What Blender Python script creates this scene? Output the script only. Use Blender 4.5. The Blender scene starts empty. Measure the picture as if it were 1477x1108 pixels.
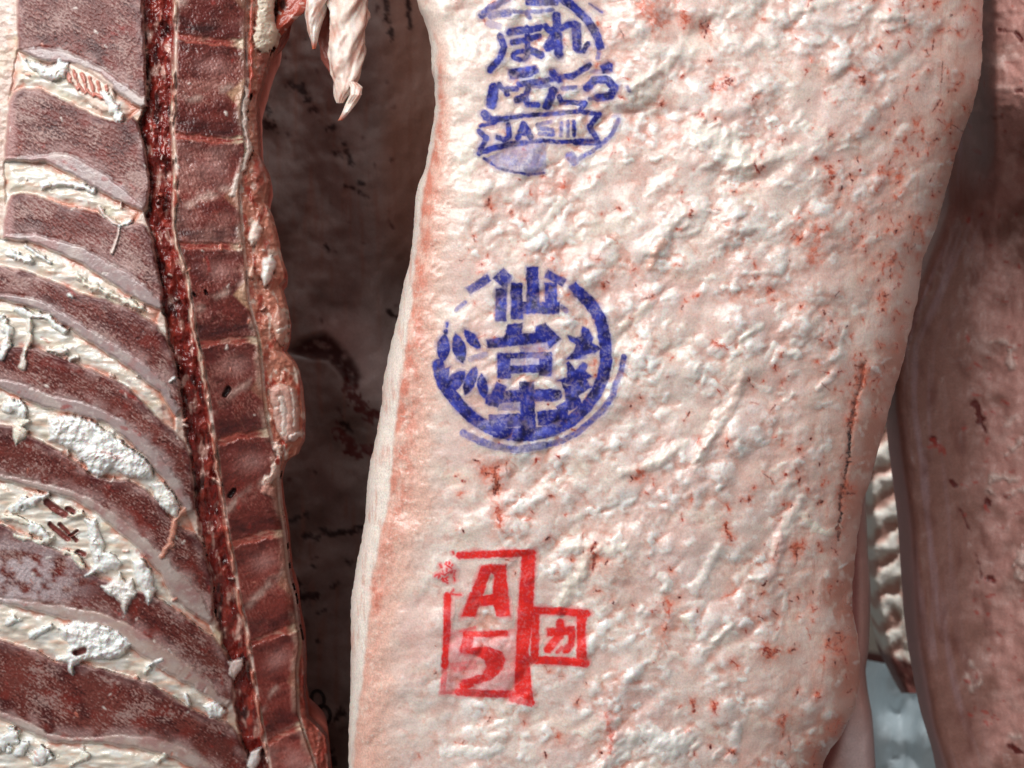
import bpy, math
import numpy as np

# ------------------------------------------------------------------ camera, room light, exposure
S = bpy.context.scene
COL = S.collection
PX = 0.0003            # metres per photo pixel on the plane of the marked carcass
DIST = 0.42            # camera to that plane
ZC = 1.5               # height of the optical axis above the floor
cam_d = bpy.data.cameras.new('camera')
cam = bpy.data.objects.new('camera', cam_d)
COL.objects.link(cam)
cam.location = (0, -DIST, ZC)
cam.rotation_euler = (math.radians(90), 0, 0)
cam_d.sensor_width = 36
cam_d.lens = 36 * DIST / (1477 * PX)
cam_d.clip_start = 0.02
cam_d.clip_end = 60
cam_d.dof.use_dof = True
cam_d.dof.focus_distance = DIST + 0.003
cam_d.dof.aperture_fstop = 15
S.camera = cam

world = bpy.data.worlds.new('World')
S.world = world
world.use_nodes = True
bg = world.node_tree.nodes['Background']
bg.inputs[0].default_value = (0.93, 0.97, 1.0, 1)
bg.inputs[1].default_value = 0.21

def lamp(name, loc, target, sx, sy, power, col):
    d = bpy.data.lights.new(name, 'AREA')
    d.shape = 'RECTANGLE'
    d.size, d.size_y = sx, sy
    d.energy = power
    d.color = col
    o = bpy.data.objects.new(name, d)
    COL.objects.link(o)
    o.location = loc
    v = np.array(target, float) - np.array(loc, float)
    from mathutils import Vector
    o.rotation_euler = Vector(v).to_track_quat('-Z', 'Y').to_euler()
    return o
lamp('ceiling_lamp', (-0.70, -1.25, ZC + 0.85), (0.0, 0.0, ZC + 0.05), 1.4, 0.9, 37.5, (1.0, 0.985, 0.97))
lamp('far_fill_lamp', (0.44, 0.34, ZC + 0.95), (0.40, 0.60, ZC - 0.1), 0.25, 0.12, 18, (0.95, 0.98, 1.0))  # added out of view to brighten the far ribs and sheet

S.view_settings.view_transform = 'Standard'
S.view_settings.look = 'None'
S.view_settings.gamma = 1
S.view_settings.exposure = 0.0

# ------------------------------------------------------------------ noise and shape helpers
def _h(ix, iy, seed):
    n = (ix.astype(np.int64) * 374761393 + iy.astype(np.int64) * 668265263 + seed * 2147483647 + seed * 97531) & 0xFFFFFFFF
    n = ((n ^ (n >> 13)) * 1274126177) & 0xFFFFFFFF
    n = ((n ^ (n >> 16)) * 2246822519) & 0xFFFFFFFF
    return (n ^ (n >> 15)) & 0xFFFFFFFF

_ANG = np.arange(256) / 256.0 * 2 * np.pi
_CS, _SN = np.cos(_ANG).astype(np.float32), np.sin(_ANG).astype(np.float32)

def perlin(x, y, seed=0):
    x = np.asarray(x, np.float32); y = np.asarray(y, np.float32)
    x0 = np.floor(x); y0 = np.floor(y)
    fx = x - x0; fy = y - y0
    ix = x0.astype(np.int64); iy = y0.astype(np.int64)
    def g(dx, dy):
        a = _h(ix + dx, iy + dy, seed) & 255
        return _CS[a] * (fx - dx) + _SN[a] * (fy - dy)
    u = fx * fx * fx * (fx * (fx * 6 - 15) + 10)
    v = fy * fy * fy * (fy * (fy * 6 - 15) + 10)
    a = g(0, 0); b = g(1, 0); c = g(0, 1); d = g(1, 1)
    return 1.45 * ((a + (b - a) * u) + ((c + (d - c) * u) - (a + (b - a) * u)) * v)

def fbm(x, y, seed=0, octv=4, gain=0.5):
    r = 0; a = 1.0; t = 0
    for i in range(octv):
        r = r + a * perlin(x * 2 ** i, y * 2 ** i, seed + 17 * i); t += a; a *= gain
    return r / t

def ridged(x, y, seed=0, octv=3):
    r = 0; a = 1.0; t = 0
    for i in range(octv):
        r = r + a * (1 - np.abs(perlin(x * 2 ** i, y * 2 ** i, seed + 31 * i)) * 1.6); t += a; a *= 0.5
    return r / t

def worley(x, y, seed=0):
    x = np.asarray(x, np.float32); y = np.asarray(y, np.float32)
    ix = np.floor(x).astype(np.int64); iy = np.floor(y).astype(np.int64)
    f1 = np.full(x.shape, 9, np.float32); f2 = f1.copy(); rid = np.zeros(x.shape, np.float32)
    for dx in (-1, 0, 1):
        for dy in (-1, 0, 1):
            h = _h(ix + dx, iy + dy, seed)
            px = ix + dx + (h & 1023) / 1023.0
            py = iy + dy + ((h >> 10) & 1023) / 1023.0
            d = np.sqrt((px - x) ** 2 + (py - y) ** 2).astype(np.float32)
            near = d < f1
            f2 = np.where(near, f1, np.minimum(f2, d))
            rid = np.where(near, ((h >> 20) & 1023) / 1023.0, rid)
            f1 = np.where(near, d, f1)
    return f1, f2, rid

def ss(a, b, x):
    t = np.clip((x - a) / (b - a + 1e-12), 0, 1)
    return t * t * (3 - 2 * t)

def mixc(c, d, m):
    return c + (np.asarray(d, np.float32) - c) * m[..., None]

def itp(pts):
    p = sorted(pts, key=lambda q: q[1])
    ys = np.array([q[1] for q in p], float); xs = np.array([q[0] for q in p], float)
    return lambda y: np.interp(y, ys, xs)

def poly_sdf(pts, x, y):
    p = np.array(pts, np.float32)
    d = np.full(x.shape, 1e9, np.float32); inside = np.zeros(x.shape, bool)
    n = len(p)
    for i in range(n):
        ax, ay = p[i]; bx, by = p[(i + 1) % n]
        ex, ey = bx - ax, by - ay
        wx, wy = x - ax, y - ay
        t = np.clip((wx * ex + wy * ey) / (ex * ex + ey * ey + 1e-9), 0, 1)
        d = np.minimum(d, (wx - ex * t) ** 2 + (wy - ey * t) ** 2)
        c = (ay > y) != (by > y)
        if ey != 0:
            inside ^= c & (x < ex * (y - ay) / ey + ax)
    d = np.sqrt(d)
    return np.where(inside, -d, d)

def line_sdf(pts, x, y):
    p = np.array(pts, np.float32)
    d = np.full(x.shape, 1e9, np.float32)
    if len(p) == 1:
        return np.sqrt((x - p[0, 0]) ** 2 + (y - p[0, 1]) ** 2)
    for i in range(len(p) - 1):
        ax, ay = p[i]; bx, by = p[i + 1]
        ex, ey = bx - ax, by - ay
        wx, wy = x - ax, y - ay
        t = np.clip((wx * ex + wy * ey) / (ex * ex + ey * ey + 1e-9), 0, 1)
        d = np.minimum(d, (wx - ex * t) ** 2 + (wy - ey * t) ** 2)
    return np.sqrt(d)

def soften(a, n=1):
    for _ in range(n):
        p = np.pad(a, 2, mode='edge')
        a = (p[:-4] + 4 * p[1:-3] + 6 * p[2:-2] + 4 * p[3:-1] + p[4:]) / 16
        a = (a[:, :-4] + 4 * a[:, 1:-3] + 6 * a[:, 2:-2] + 4 * a[:, 3:-1] + a[:, 4:]) / 16
    return a

class Field:
    """a relief: one vertex per (row, column); X, Y are coordinates across the face in units of PX"""
    def __init__(self, xl, xr, rows, tcols, seed=1, warp=3.0):
        self.r = np.asarray(rows, float)
        t = np.asarray(tcols, float)
        l = xl(self.r)[:, None]; r = xr(self.r)[:, None]
        self.X = (l + (r - l) * t[None, :]).astype(np.float32)
        self.Y = np.repeat(self.r[:, None], len(t), 1).astype(np.float32)
        self.dl = self.X - l.astype(np.float32); self.dr = r.astype(np.float32) - self.X
        self.WX = self.X + warp * fbm(self.X / 16, self.Y / 16, seed + 900, 3)
        self.WY = self.Y + warp * fbm(self.X / 16, self.Y / 16, seed + 950, 3)
        self.shape = self.X.shape
    def box(self, pts, pad):
        p = np.array(pts, float)
        r0, r1 = np.searchsorted(self.r, [p[:, 1].min() - pad, p[:, 1].max() + pad])
        if r1 <= r0: return None
        sub = self.X[r0:r1]
        c0 = int(np.min(np.argmax(sub >= p[:, 0].min() - pad, 1)))
        m = sub <= p[:, 0].max() + pad
        c1 = int(np.max(m.shape[1] - np.argmax(m[:, ::-1], 1)))
        if not m.any() or c1 <= c0: return None
        return np.s_[r0:r1, c0:c1]
    def poly(self, pts, soft=1.2, warped=True, pad=20):
        """(slice, signed distance, soft mask)"""
        b = self.box(pts, pad)
        if b is None: return None
        x, y = (self.WX[b], self.WY[b]) if warped else (self.X[b], self.Y[b])
        d = poly_sdf(pts, x, y)
        return b, d, 1 - ss(-soft, soft, d)
    def line(self, pts, w, soft=1.2, warped=True, pad=14):
        b = self.box(pts, pad + w)
        if b is None: return None
        x, y = (self.WX[b], self.WY[b]) if warped else (self.X[b], self.Y[b])
        d = line_sdf(pts, x, y) - w / 2
        return b, d, 1 - ss(-soft, soft, d)

def to3d(X, Y, depth):
    k = PX * (DIST + depth) / DIST
    return np.stack([(X - 738.5) * k, depth, ZC - (Y - 554) * k], -1)

def grid_normals(P):
    du = np.gradient(P, axis=1); dv = np.gradient(P, axis=0)
    n = np.cross(du, dv)
    n /= np.linalg.norm(n, axis=-1, keepdims=True) + 1e-12
    flip = n[..., 1].mean() > 0
    return -n if flip else n

def faces_of_grid(nr, nc):
    i = np.arange((nr - 1) * (nc - 1)); r = i // (nc - 1); c = i % (nc - 1)
    a = r * nc + c
    return np.stack([a, a + nc, a + nc + 1, a + 1], -1)

def make_mesh(name, V, F, mat, parent=None, col=None, wet=None, grain=None, normals=None):
    me = bpy.data.meshes.new(name)
    nv, nf = len(V), len(F); k = F.shape[1]
    me.vertices.add(nv); me.vertices.foreach_set('co', np.ascontiguousarray(V, np.float32).ravel())
    me.loops.add(nf * k); me.loops.foreach_set('vertex_index', np.ascontiguousarray(F, np.int32).ravel())
    me.polygons.add(nf)
    me.polygons.foreach_set('loop_start', np.arange(0, nf * k, k, dtype=np.int32))
    me.polygons.foreach_set('loop_total', np.full(nf, k, np.int32))
    me.update(calc_edges=True)
    me.validate()
    me.shade_smooth()
    if col is not None:
        a = me.attributes.new('tint', 'FLOAT_COLOR', 'POINT')
        c = np.ones((nv, 4), np.float32); c[:, :col.shape[1]] = np.clip(col, 0.004, 0.95)
        a.data.foreach_set('color', c.ravel())
    for nm, arr, dflt in (('wet', wet, 0.5), ('grain', grain, 0.5)):
        a = me.attributes.new(nm, 'FLOAT', 'POINT')
        a.data.foreach_set('value', (np.full(nv, dflt, np.float32) if arr is None else np.ascontiguousarray(arr, np.float32)).ravel())
    if normals is not None:
        me.normals_split_custom_set_from_vertices(normals)
    me.materials.append(mat)
    o = bpy.data.objects.new(name, me)
    COL.objects.link(o)
    if parent is not None: o.parent = parent
    return o

def cut(name, fmask, P, N, C, W, G, mat, parent, skirt=0.006, lift=0.0):
    """the cells of a relief picked by fmask become one mesh, closed towards the back by a skirt"""
    nr, nc = P.shape[:2]
    F = faces_of_grid(nr, nc)[fmask.ravel()]
    if len(F) == 0: return None
    used, inv = np.unique(F.ravel(), return_inverse=True)
    F = inv.reshape(-1, 4)
    V = P.reshape(-1, 3)[used]; n = N.reshape(-1, 3)[used]
    V = V + n * lift
    c = C.reshape(-1, C.shape[-1])[used]; w = W.ravel()[used]; g = G.ravel()[used]
    if skirt:
        E = np.concatenate([F[:, [0, 1]], F[:, [1, 2]], F[:, [2, 3]], F[:, [3, 0]]])
        key = np.sort(E, 1); key = key[:, 0].astype(np.int64) * len(V) + key[:, 1]
        _, idx, cnt = np.unique(key, return_index=True, return_counts=True)
        B = E[idx[cnt == 1]]
        bu, binv = np.unique(B.ravel(), return_inverse=True); B2 = binv.reshape(-1, 2)
        n0 = len(V); m = len(bu)
        top = V[bu]; bot = top.copy(); bot[:, 1] += skirt
        SF = np.stack([B2[:, 1] + n0, B2[:, 0] + n0, B2[:, 0] + n0 + m, B2[:, 1] + n0 + m], -1)
        V = np.concatenate([V, top, bot]); F = np.concatenate([F, SF])
        side = np.zeros((2 * m, 3)); np.add.at(side, B2[:, 0], 0)
        c = np.concatenate([c, c[bu], c[bu]]); w = np.concatenate([w, w[bu], w[bu]]); g = np.concatenate([g, g[bu], g[bu]])
        nn = n[bu].copy()
        n = np.concatenate([n, nn, nn])
    return make_mesh(name, V, F, mat, parent, c, w, g, n)

def wrap(P, back, inset):
    """adds columns that carry the left and right edges round to a back face: a closed body"""
    L = P[:, :1].copy(); R = P[:, -1:].copy(); out_l = []; out_r = []
    for f in (0.35, 0.7, 1.0):
        l = L.copy(); l[..., 1] += back * f; l[..., 0] += inset * f * f; out_l.append(l)
        r = R.copy(); r[..., 1] += back * f; r[..., 0] -= inset * f * f; out_r.append(r)
    return np.concatenate(out_l[::-1] + [P] + out_r + [out_l[-1]], 1)

def padcols(A):
    l = A[:, :1]; r = A[:, -1:]
    return np.concatenate([l, l, l, A, r, r, r, l], 1)

def thing(name, label, cat, loc=(0, 0, 0), group=None):
    o = bpy.data.objects.new(name, None)
    o.empty_display_size = 0.05
    COL.objects.link(o); o.location = loc
    o['label'] = label; o['category'] = cat
    if group: o['group'] = group
    return o

# ------------------------------------------------------------------ materials
def tissue(name, sss=0.25, sss_scale=0.0028, rough=(0.62, 0.26), bump=0.25, fine=1500.0, spec=0.45, speck=0.0, stretch=(1, 1, 1), rad=(1.0, 0.42, 0.28), coat=0.25):
    m = bpy.data.materials.new(name); m.use_nodes = True
    nt = m.node_tree; nd = nt.nodes; lk = nt.links
    b = nd['Principled BSDF']
    at = nd.new('ShaderNodeAttribute'); at.attribute_name = 'tint'
    aw = nd.new('ShaderNodeAttribute'); aw.attribute_name = 'wet'
    ag = nd.new('ShaderNodeAttribute'); ag.attribute_name = 'grain'
    tc = nd.new('ShaderNodeTexCoord')
    mp = nd.new('ShaderNodeMapping'); mp.inputs['Scale'].default_value = stretch
    lk.new(tc.outputs['Object'], mp.inputs['Vector'])
    n1 = nd.new('ShaderNodeTexNoise'); n1.inputs['Scale'].default_value = fine; n1.inputs['Detail'].default_value = 3
    n2 = nd.new('ShaderNodeTexNoise'); n2.inputs['Scale'].default_value = fine * 0.35; n2.inputs['Detail'].default_value = 4
    lk.new(mp.outputs['Vector'], n1.inputs['Vector']); lk.new(mp.outputs['Vector'], n2.inputs['Vector'])
    # colour grain: +-; amount follows the grain attribute
    mr = nd.new('ShaderNodeMapRange'); mr.inputs['From Min'].default_value = 0.3; mr.inputs['From Max'].default_value = 0.7
    mr.inputs['To Min'].default_value = 0.80; mr.inputs['To Max'].default_value = 1.14
    lk.new(n1.outputs['Fac'], mr.inputs['Value'])
    mul = nd.new('ShaderNodeMixRGB'); mul.blend_type = 'MULTIPLY'
    lk.new(ag.outputs['Fac'], mul.inputs['Fac']); lk.new(at.outputs['Color'], mul.inputs['Color1']); lk.new(mr.outputs['Result'], mul.inputs['Color2'])
    lk.new(mul.outputs['Color'], b.inputs['Base Color'])
    rr = nd.new('ShaderNodeMapRange'); rr.inputs['To Min'].default_value = rough[0]; rr.inputs['To Max'].default_value = rough[1]
    lk.new(aw.outputs['Fac'], rr.inputs['Value'])
    lk.new(rr.outputs['Result'], b.inputs['Roughness'])
    b.inputs['Specular IOR Level'].default_value = spec
    sm = nd.new('ShaderNodeMath'); sm.operation = 'MULTIPLY'; sm.inputs[1].default_value = sss
    lk.new(at.outputs['Alpha'], sm.inputs[0]); lk.new(sm.outputs[0], b.inputs['Subsurface Weight'])
    cw = nd.new('ShaderNodeMath'); cw.operation = 'MULTIPLY'; cw.inputs[1].default_value = coat; lk.new(aw.outputs['Fac'], cw.inputs[0]); lk.new(cw.outputs[0], b.inputs['Coat Weight'])
    b.inputs['Coat Roughness'].default_value = 0.09
    b.inputs['Subsurface Radius'].default_value = rad
    b.inputs['Subsurface Scale'].default_value = sss_scale
    add = nd.new('ShaderNodeMath'); add.operation = 'ADD'
    lk.new(n1.outputs['Fac'], add.inputs[0]); lk.new(n2.outputs['Fac'], add.inputs[1])
    bm = nd.new('ShaderNodeBump'); bm.inputs['Distance'].default_value = 0.0006; bm.inputs['Strength'].default_value = bump
    lk.new(add.outputs[0], bm.inputs['Height'])
    lk.new(bm.outputs['Normal'], b.inputs['Normal']); bc = nd.new('ShaderNodeBump'); bc.inputs['Distance'].default_value = 0.0006; bc.inputs['Strength'].default_value = min(1.0, bump * 2.6)
    lk.new(n2.outputs['Fac'], bc.inputs['Height']); lk.new(bc.outputs['Normal'], b.inputs['Coat Normal'])
    return m

M_FAT = tissue('carcass_fat', sss=0.42, sss_scale=0.0024, bump=0.26, fine=1150, rough=(0.5, 0.2), spec=0.5, coat=0.4)
M_CLUMP = tissue('crumbled_fat', sss=0.45, sss_scale=0.003, bump=0.2, fine=1400, rough=(0.55, 0.28), spec=0.4)
M_CUT = tissue('cut_meat_and_bone', sss=0.15, sss_scale=0.0014, bump=0.26, fine=1700, rough=(0.55, 0.18), spec=0.5, coat=0.35)
M_DARK = tissue('aged_flank', sss=0.12, sss_scale=0.002, bump=0.3, fine=900, rough=(0.6, 0.35), spec=0.3, coat=0.1)
M_INK = tissue('stamp_ink', sss=0.06, sss_scale=0.001, bump=0.35, fine=1700, rough=(0.6, 0.3), spec=0.35)

# rows shared by the two front carcasses: fine inside the view, coarse beyond it
STEP = 1.3
ROWS = np.concatenate([np.arange(-700, -80, 12), np.arange(-75, 1168, STEP), np.arange(1176, 1800, 12)])
RS = np.random.RandomState(7)

# ================================================================== the marked carcass
xl = itp([(596, -40), (601, 0), (605, 13), (614, 31), (619, 51), (623, 77), (622, 103), (627, 116), (628, 154), (619, 211), (613, 244), (602, 270), (598, 300), (597, 326), (591, 378), (582, 409), (575, 450), (564, 496), (553, 548), (550, 589), (541, 637), (533, 673), (529, 704), (526, 756), (516, 807), (510, 840), (506, 870), (506, 926), (506, 977), (503, 1054), (503, 1108), (500, 1300), (490, 1800), (560, -700)])
xr = itp([(1440, -700), (1418, 0), (1416, 98), (1408, 137), (1400, 164), (1381, 215), (1365, 274), (1350, 332), (1330, 375), (1324, 433), (1314, 472), (1303, 519), (1287, 574), (1275, 621), (1264, 660), (1254, 699), (1244, 722), (1236, 785), (1232, 824), (1229, 851), (1229, 877), (1236, 915), (1241, 948), (1239, 992), (1233, 1025), (1212, 1063), (1192, 1089), (1186, 1108), (1165, 1300), (1150, 1800)])
xrim = itp([(600, -700), (604, 0), (628, 60), (630, 110), (632, 160), (622, 220), (610, 270), (606, 300), (597, 378), (592, 442), (584, 494), (576, 555), (569, 627), (564, 666), (559, 730), (547, 769), (543, 807), (535, 828), (533, 874), (525, 939), (520, 990), (513, 1041), (510, 1080), (508, 1300), (500, 1800)])
xsaw = itp([(606, -700), (612, 0), (634, 60), (648, 116), (650, 206), (646, 300), (638, 378), (633, 455), (628, 532), (628, 600), (626, 640), (618, 730), (600, 790), (582, 874), (566, 939), (561, 1003), (561, 1080), (560, 1300), (550, 1800)])

def smooth_fn(f):
    ys = np.arange(-720, 1820, 4.0); v = f(ys); k = np.hanning(9); k /= k.sum()
    v2 = np.convolve(np.pad(v, 4, mode='edge'), k, 'valid')
    return lambda y: np.interp(y, ys, v2)
xl_s, xr_s, xrim_s, xsaw_s = map(smooth_fn, (xl, xr, xrim, xsaw))
xl_f = lambda y: xl_s(y) + 1.6 * fbm(np.asarray(y) / 14.0, np.zeros_like(y) + 3.3, 5, 3)
xr_f = lambda y: xr_s(y) + 2.4 * fbm(np.asarray(y) / 17.0, np.zeros_like(y) + 7.3, 6, 4)

n_main = 640
tl = np.linspace(0, 1, n_main)
A = Field(xl_f, xr_f, ROWS, tl, seed=11, warp=4.0)
X, Y = A.X, A.Y
XR, XS = xrim_s(A.r)[:, None].astype(np.float32), xsaw_s(A.r)[:, None].astype(np.float32)

# --- lumps of fat
wx = X + 9 * fbm(X / 42, Y / 42, 21, 3); wy = Y + 9 * fbm(X / 42, Y / 42, 22, 3)
ca, sa = math.cos(math.radians(-38)), math.sin(math.radians(-38))
ru = wx * ca + wy * sa; rv = -wx * sa + wy * ca          # along / across the tear direction
big = fbm(X / 150, Y / 130, 1, 3)
rough_m = ss(0.0, 130, X - XS) * (0.30 + 0.70 * ss(-0.3, 0.3, fbm(X / 120, Y / 110, 41, 3)))
def domes(u, v, seed, keep):
    """round blobs of uneven size: the highest of the neighbouring kernels"""
    ix = np.floor(u).astype(np.int64); iy = np.floor(v).astype(np.int64)
    out = np.zeros(u.shape, np.float32)
    for dx in (-1, 0, 1):
        for dy in (-1, 0, 1):
            h = _h(ix + dx, iy + dy, seed)
            px = ix + dx + 0.15 + 0.7 * (h & 1023) / 1023.0; py = iy + dy + 0.15 + 0.7 * ((h >> 10) & 1023) / 1023.0
            q = ((h >> 20) & 1023) / 1023.0
            amp = np.clip((q - keep) / (1 - keep), 0, 1) ** 0.6
            R = 0.42 + 0.42 * (((h >> 5) & 255) / 255.0)
            d2 = ((u - px) ** 2 + (v - py) ** 2) / (R * R)
            out = np.maximum(out, amp * (0.5 + R) * np.clip(1 - d2, 0, 1) ** 1.2)
    return out.astype(np.float32)
lump1 = domes(ru / 37, rv / 27, 3, 0.35)
lump2 = domes(ru / 19 + 3.3, rv / 15, 4, 0.30)
lump3 = domes(wx / 10.5, wy / 9, 6, 0.30)
lm = ss(-0.25, 0.30, fbm(X / 70, Y / 70, 42, 2))
lm2 = ss(-0.2, 0.3, fbm(X / 50, Y / 60, 45, 2))
rope = ss(0.66, 0.98, ridged(ru / 95, rv / 34, 8, 2)) * ss(-0.05, 0.4, fbm(X / 110, Y / 110, 43, 2))
lump0 = domes(ru / 92 + 1.7, rv / 62, 2, 0.15)
med = fbm(wx / 60, wy / 50, 9, 3, 0.55)
fine = fbm(X / 9, Y / 8, 10, 3)
grit = perlin(X / 3.3, Y / 3.3, 12)
wrink = fbm(ru / 30, rv / 6, 13, 3)
med2 = fbm(wx / 15, wy / 12, 14, 2)
relief = (0.25 + 0.75 * rough_m) * (3.2 * lump0 + 1.8 * lump1 + 0.95 * lump2 * lm + 0.5 * lump3 * lm2 + 0.45 * rope + 2.0 * med + 0.5 * med2)
H = 3.4 * big + relief + 0.20 * fine * (0.5 + rough_m) + 0.07 * grit + 0.14 * wrink
hr = fbm(X / 60, Y / 22, 44, 3)
H += 0.8 * hr * (1 - rough_m)
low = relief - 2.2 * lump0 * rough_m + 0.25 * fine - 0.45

# --- colour
pinkness = ss(-0.35, 0.45, fbm(X / 130, Y / 120, 31, 4))
C = np.empty(A.shape + (3,), np.float32); C[:] = (0.82, 0.695, 0.62)
C = mixc(C, (0.77, 0.53, 0.475), 0.9 * pinkness)
C = mixc(C, (0.82, 0.73, 0.61), 0.5 * ss(0.05, 0.5, fbm(X / 80, Y / 60, 32, 3)))
wh = np.clip(ss(0.2, 1.1, 1.2 * lump1 + 1.1 * lump2 * lm + 0.7 * lump3 * lm2 + 0.5 * rope) * (0.5 + 0.5 * ss(-0.3, 0.3, fbm(wx / 40, wy / 34, 62, 2))) * rough_m + 0.7 * ss(0.12, 0.5, fbm(wx / 24, wy / 20, 33, 3)) * rough_m, 0, 1)
C = mixc(C, (0.90, 0.88, 0.85), 0.88 * wh)
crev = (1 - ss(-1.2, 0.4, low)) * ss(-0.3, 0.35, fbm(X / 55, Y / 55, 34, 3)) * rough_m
C = mixc(C, (0.66, 0.33, 0.25), 0.95 * crev)  # low spots redder: thin fat over lean, with occlusion painted in
vein = ss(0.90, 0.99, ridged(wx / 60, wy / 60, 35, 2)) * ss(0.05, 0.45, fbm(X / 90, Y / 90, 36, 2)) * rough_m
C = mixc(C, (0.62, 0.22, 0.15), 0.7 * vein)
C = mixc(C, (0.76, 0.45, 0.37), 0.65 * ss(0.12, 0.5, fbm(wx / 20, wy / 16, 37, 3)))
C = mixc(C, (0.70, 0.42, 0.34), 0.55 * ss(0.1, 0.45, -med2 - 0.5 * fine) * (0.35 + 0.65 * rough_m))
C *= (1 + 0.08 * fine + 0.06 * grit)[..., None]
# towards the belly edge: redder, smoother
SR = xr_s(A.r)[:, None].astype(np.float32) - X; SL = X - xl_s(A.r)[:, None].astype(np.float32)
edge = ss(230, 20, A.dr)
C = mixc(C, (0.75, 0.43, 0.34), 0.75 * edge * (0.55 + 0.45 * ss(-0.4, 0.3, fbm(X / 30, Y / 70, 38, 3))))
band = ss(52, 14, A.dr + 9 * fbm(X / 22, Y / 22, 39, 3)) * (0.35 + 0.65 * ss(380, 560, Y)) * ss(60, 200, Y)
C = mixc(C, (0.48, 0.17, 0.11), 0.85 * band)
H *= (1 - 0.25 * edge)
C = mixc(C, (0.62, 0.27, 0.20), 0.5 * edge * ss(0.1, 0.45, fbm(X / 8, Y / 40, 65, 3)))
C = mixc(C, (0.86, 0.74, 0.64), 0.5 * edge * ss(0.1, 0.45, fbm(X / 14, Y / 24, 66, 3)))
# sawn back edge and its outer rim
strip = ss(-24, 14, XS - X + 9 * fbm(X / 20, Y / 12, 51, 3) + 14 * fbm(X / 60, Y / 55, 50, 2)) * ss(-20, 90, Y)
rim = ss(-4, 3, XR - X + 3 * fbm(X / 12, Y / 20, 52, 2))
sawgrit = fbm(X / 7, Y / 4.6, 53, 4, 0.65) * (0.5 + 0.8 * ss(-0.3, 0.3, fbm(X / 24, Y / 40, 64, 2)))
redw = (XS - X) / np.maximum(XS - XR, 4)
redm = ss(0.15, 0.75, redw) * ss(-0.35, 0.3, fbm(X / 13, Y / 26, 54, 4)) * (0.3 + 0.7 * ss(1100, 500, Y))
sc = np.empty_like(C); sc[:] = (0.78, 0.50, 0.41)
sc = mixc(sc, (0.66, 0.21, 0.14), 0.85 * redm)
sc = mixc(sc, (0.84, 0.71, 0.62), 0.6 * ss(0.1, 0.5, sawgrit))
sc = mixc(sc, (0.62, 0.33, 0.25), 0.5 * ss(0.1, 0.5, -sawgrit))
C = C + (sc - C) * (strip * (1 - rim))[..., None]
H = H + (0.8 * sawgrit + 0.5 * ss(0.2, 0.6, fbm(X / 4, Y / 9, 58, 2)) + 0.9 * fbm(X / 18, Y / 34, 63, 3) - 0.35 * H) * strip * (1 - rim)
rc = np.empty_like(C); rc[:] = (0.86, 0.76, 0.68)
rc = mixc(rc, (0.74, 0.46, 0.38), 0.75 * ss(0.05, 0.5, fbm(X / 7, Y / 45, 55, 3)))
rc = mixc(rc, (0.60, 0.34, 0.27), 0.5 * ss(0.25, 0.6, fbm(X / 4, Y / 60, 56, 2)))
rimv = rim * ss(-20, 90, Y)
C = C + (rc - C) * rimv[..., None]
H = H * (1 - 0.75 * rimv) + rimv * (0.5 * fbm(X / 6, Y / 55, 57, 3) + 0.5 * fbm(X / 20, Y / 28, 59, 2))
# the upper left corner is fine-grained pale fat
pale = ss(90, 10, X - XS) * (1 - strip) * ss(500, 150, Y)
C = mixc(C, (0.86, 0.80, 0.70), 0.6 * pale)
H += 0.5 * pale * fbm(X / 6, Y / 6, 60, 3)

WET = 0.55 + 0.45 * ss(0.0, 0.5, fbm(X / 22, Y / 22, 61, 3)) * rough_m
GR = np.full(A.shape, 0.6, np.float32) + 0.4 * strip

# --- nodules of fat, then lean tint plus painted crevice shade between the lobes
for k in range(900):
    x0, y0 = RS.uniform(680, 1400), RS.uniform(-20, 1130)
    if x0 > float(xr_s(y0)) - 25 or x0 < float(xsaw_s(y0)) + 45: continue
    if fbm(np.array([x0 / 75]), np.array([y0 / 75]), 91, 2)[0] < -0.06: continue
    if x0 < 900 and (y0 < 260 or 380 < y0 < 660 or 790 < y0 < 1010) and RS.rand() < 0.75: continue
    rx = RS.uniform(3.0, 7.5); an = math.radians(RS.normal(-38, 40)); e = rx * RS.uniform(0.1, 0.9)
    q = A.line([(x0 - e * math.cos(an), y0 - e * math.sin(an)), (x0 + e * math.cos(an), y0 + e * math.sin(an))], 0, pad=16)
    if q is None: continue
    b, d, _ = q
    pr = np.clip(1 - (d / (rx * np.clip(1 + 1.1 * fbm(X[b] / 8, Y[b] / 8, 92, 3), 0.3, 1.9))) ** 2, 0, 1)
    far_r = 0.45 if x0 > 1130 else 1.0
    H[b] += rx * RS.uniform(0.05, 0.15) * far_r * pr ** 0.8
    C[b] = mixc(C[b], (0.92, 0.90, 0.86) if k % 3 else (0.86, 0.78, 0.68), 0.6 * far_r * ss(0.0, 0.7, pr))
mz = ss(0.02, 0.32, fbm(X / 80, Y / 62, 95, 3)) * (1 - strip)
H = H + (soften(H, 10) - H) * 0.85 * mz
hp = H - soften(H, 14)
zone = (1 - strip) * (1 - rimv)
C = mixc(C, (0.66, 0.30, 0.225), 0.95 * ss(0.04, 0.55, -hp) * ss(-0.45, 0.2, fbm(X / 48, Y / 48, 93, 2)) * zone)  # recesses reddened: lean colour and crevice shade in one tint
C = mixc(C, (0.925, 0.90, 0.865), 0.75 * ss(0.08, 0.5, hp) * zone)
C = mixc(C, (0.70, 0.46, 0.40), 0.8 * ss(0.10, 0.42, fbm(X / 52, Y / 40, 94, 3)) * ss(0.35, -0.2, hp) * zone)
C = mixc(C, (0.80, 0.615, 0.55), 0.35 * mz * zone)
vn = ss(0.945, 0.992, ridged(wx / 70, wy / 62, 96, 3)) * ss(0.0, 0.3, fbm(X / 85, Y / 85, 97, 2)) * zone
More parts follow.
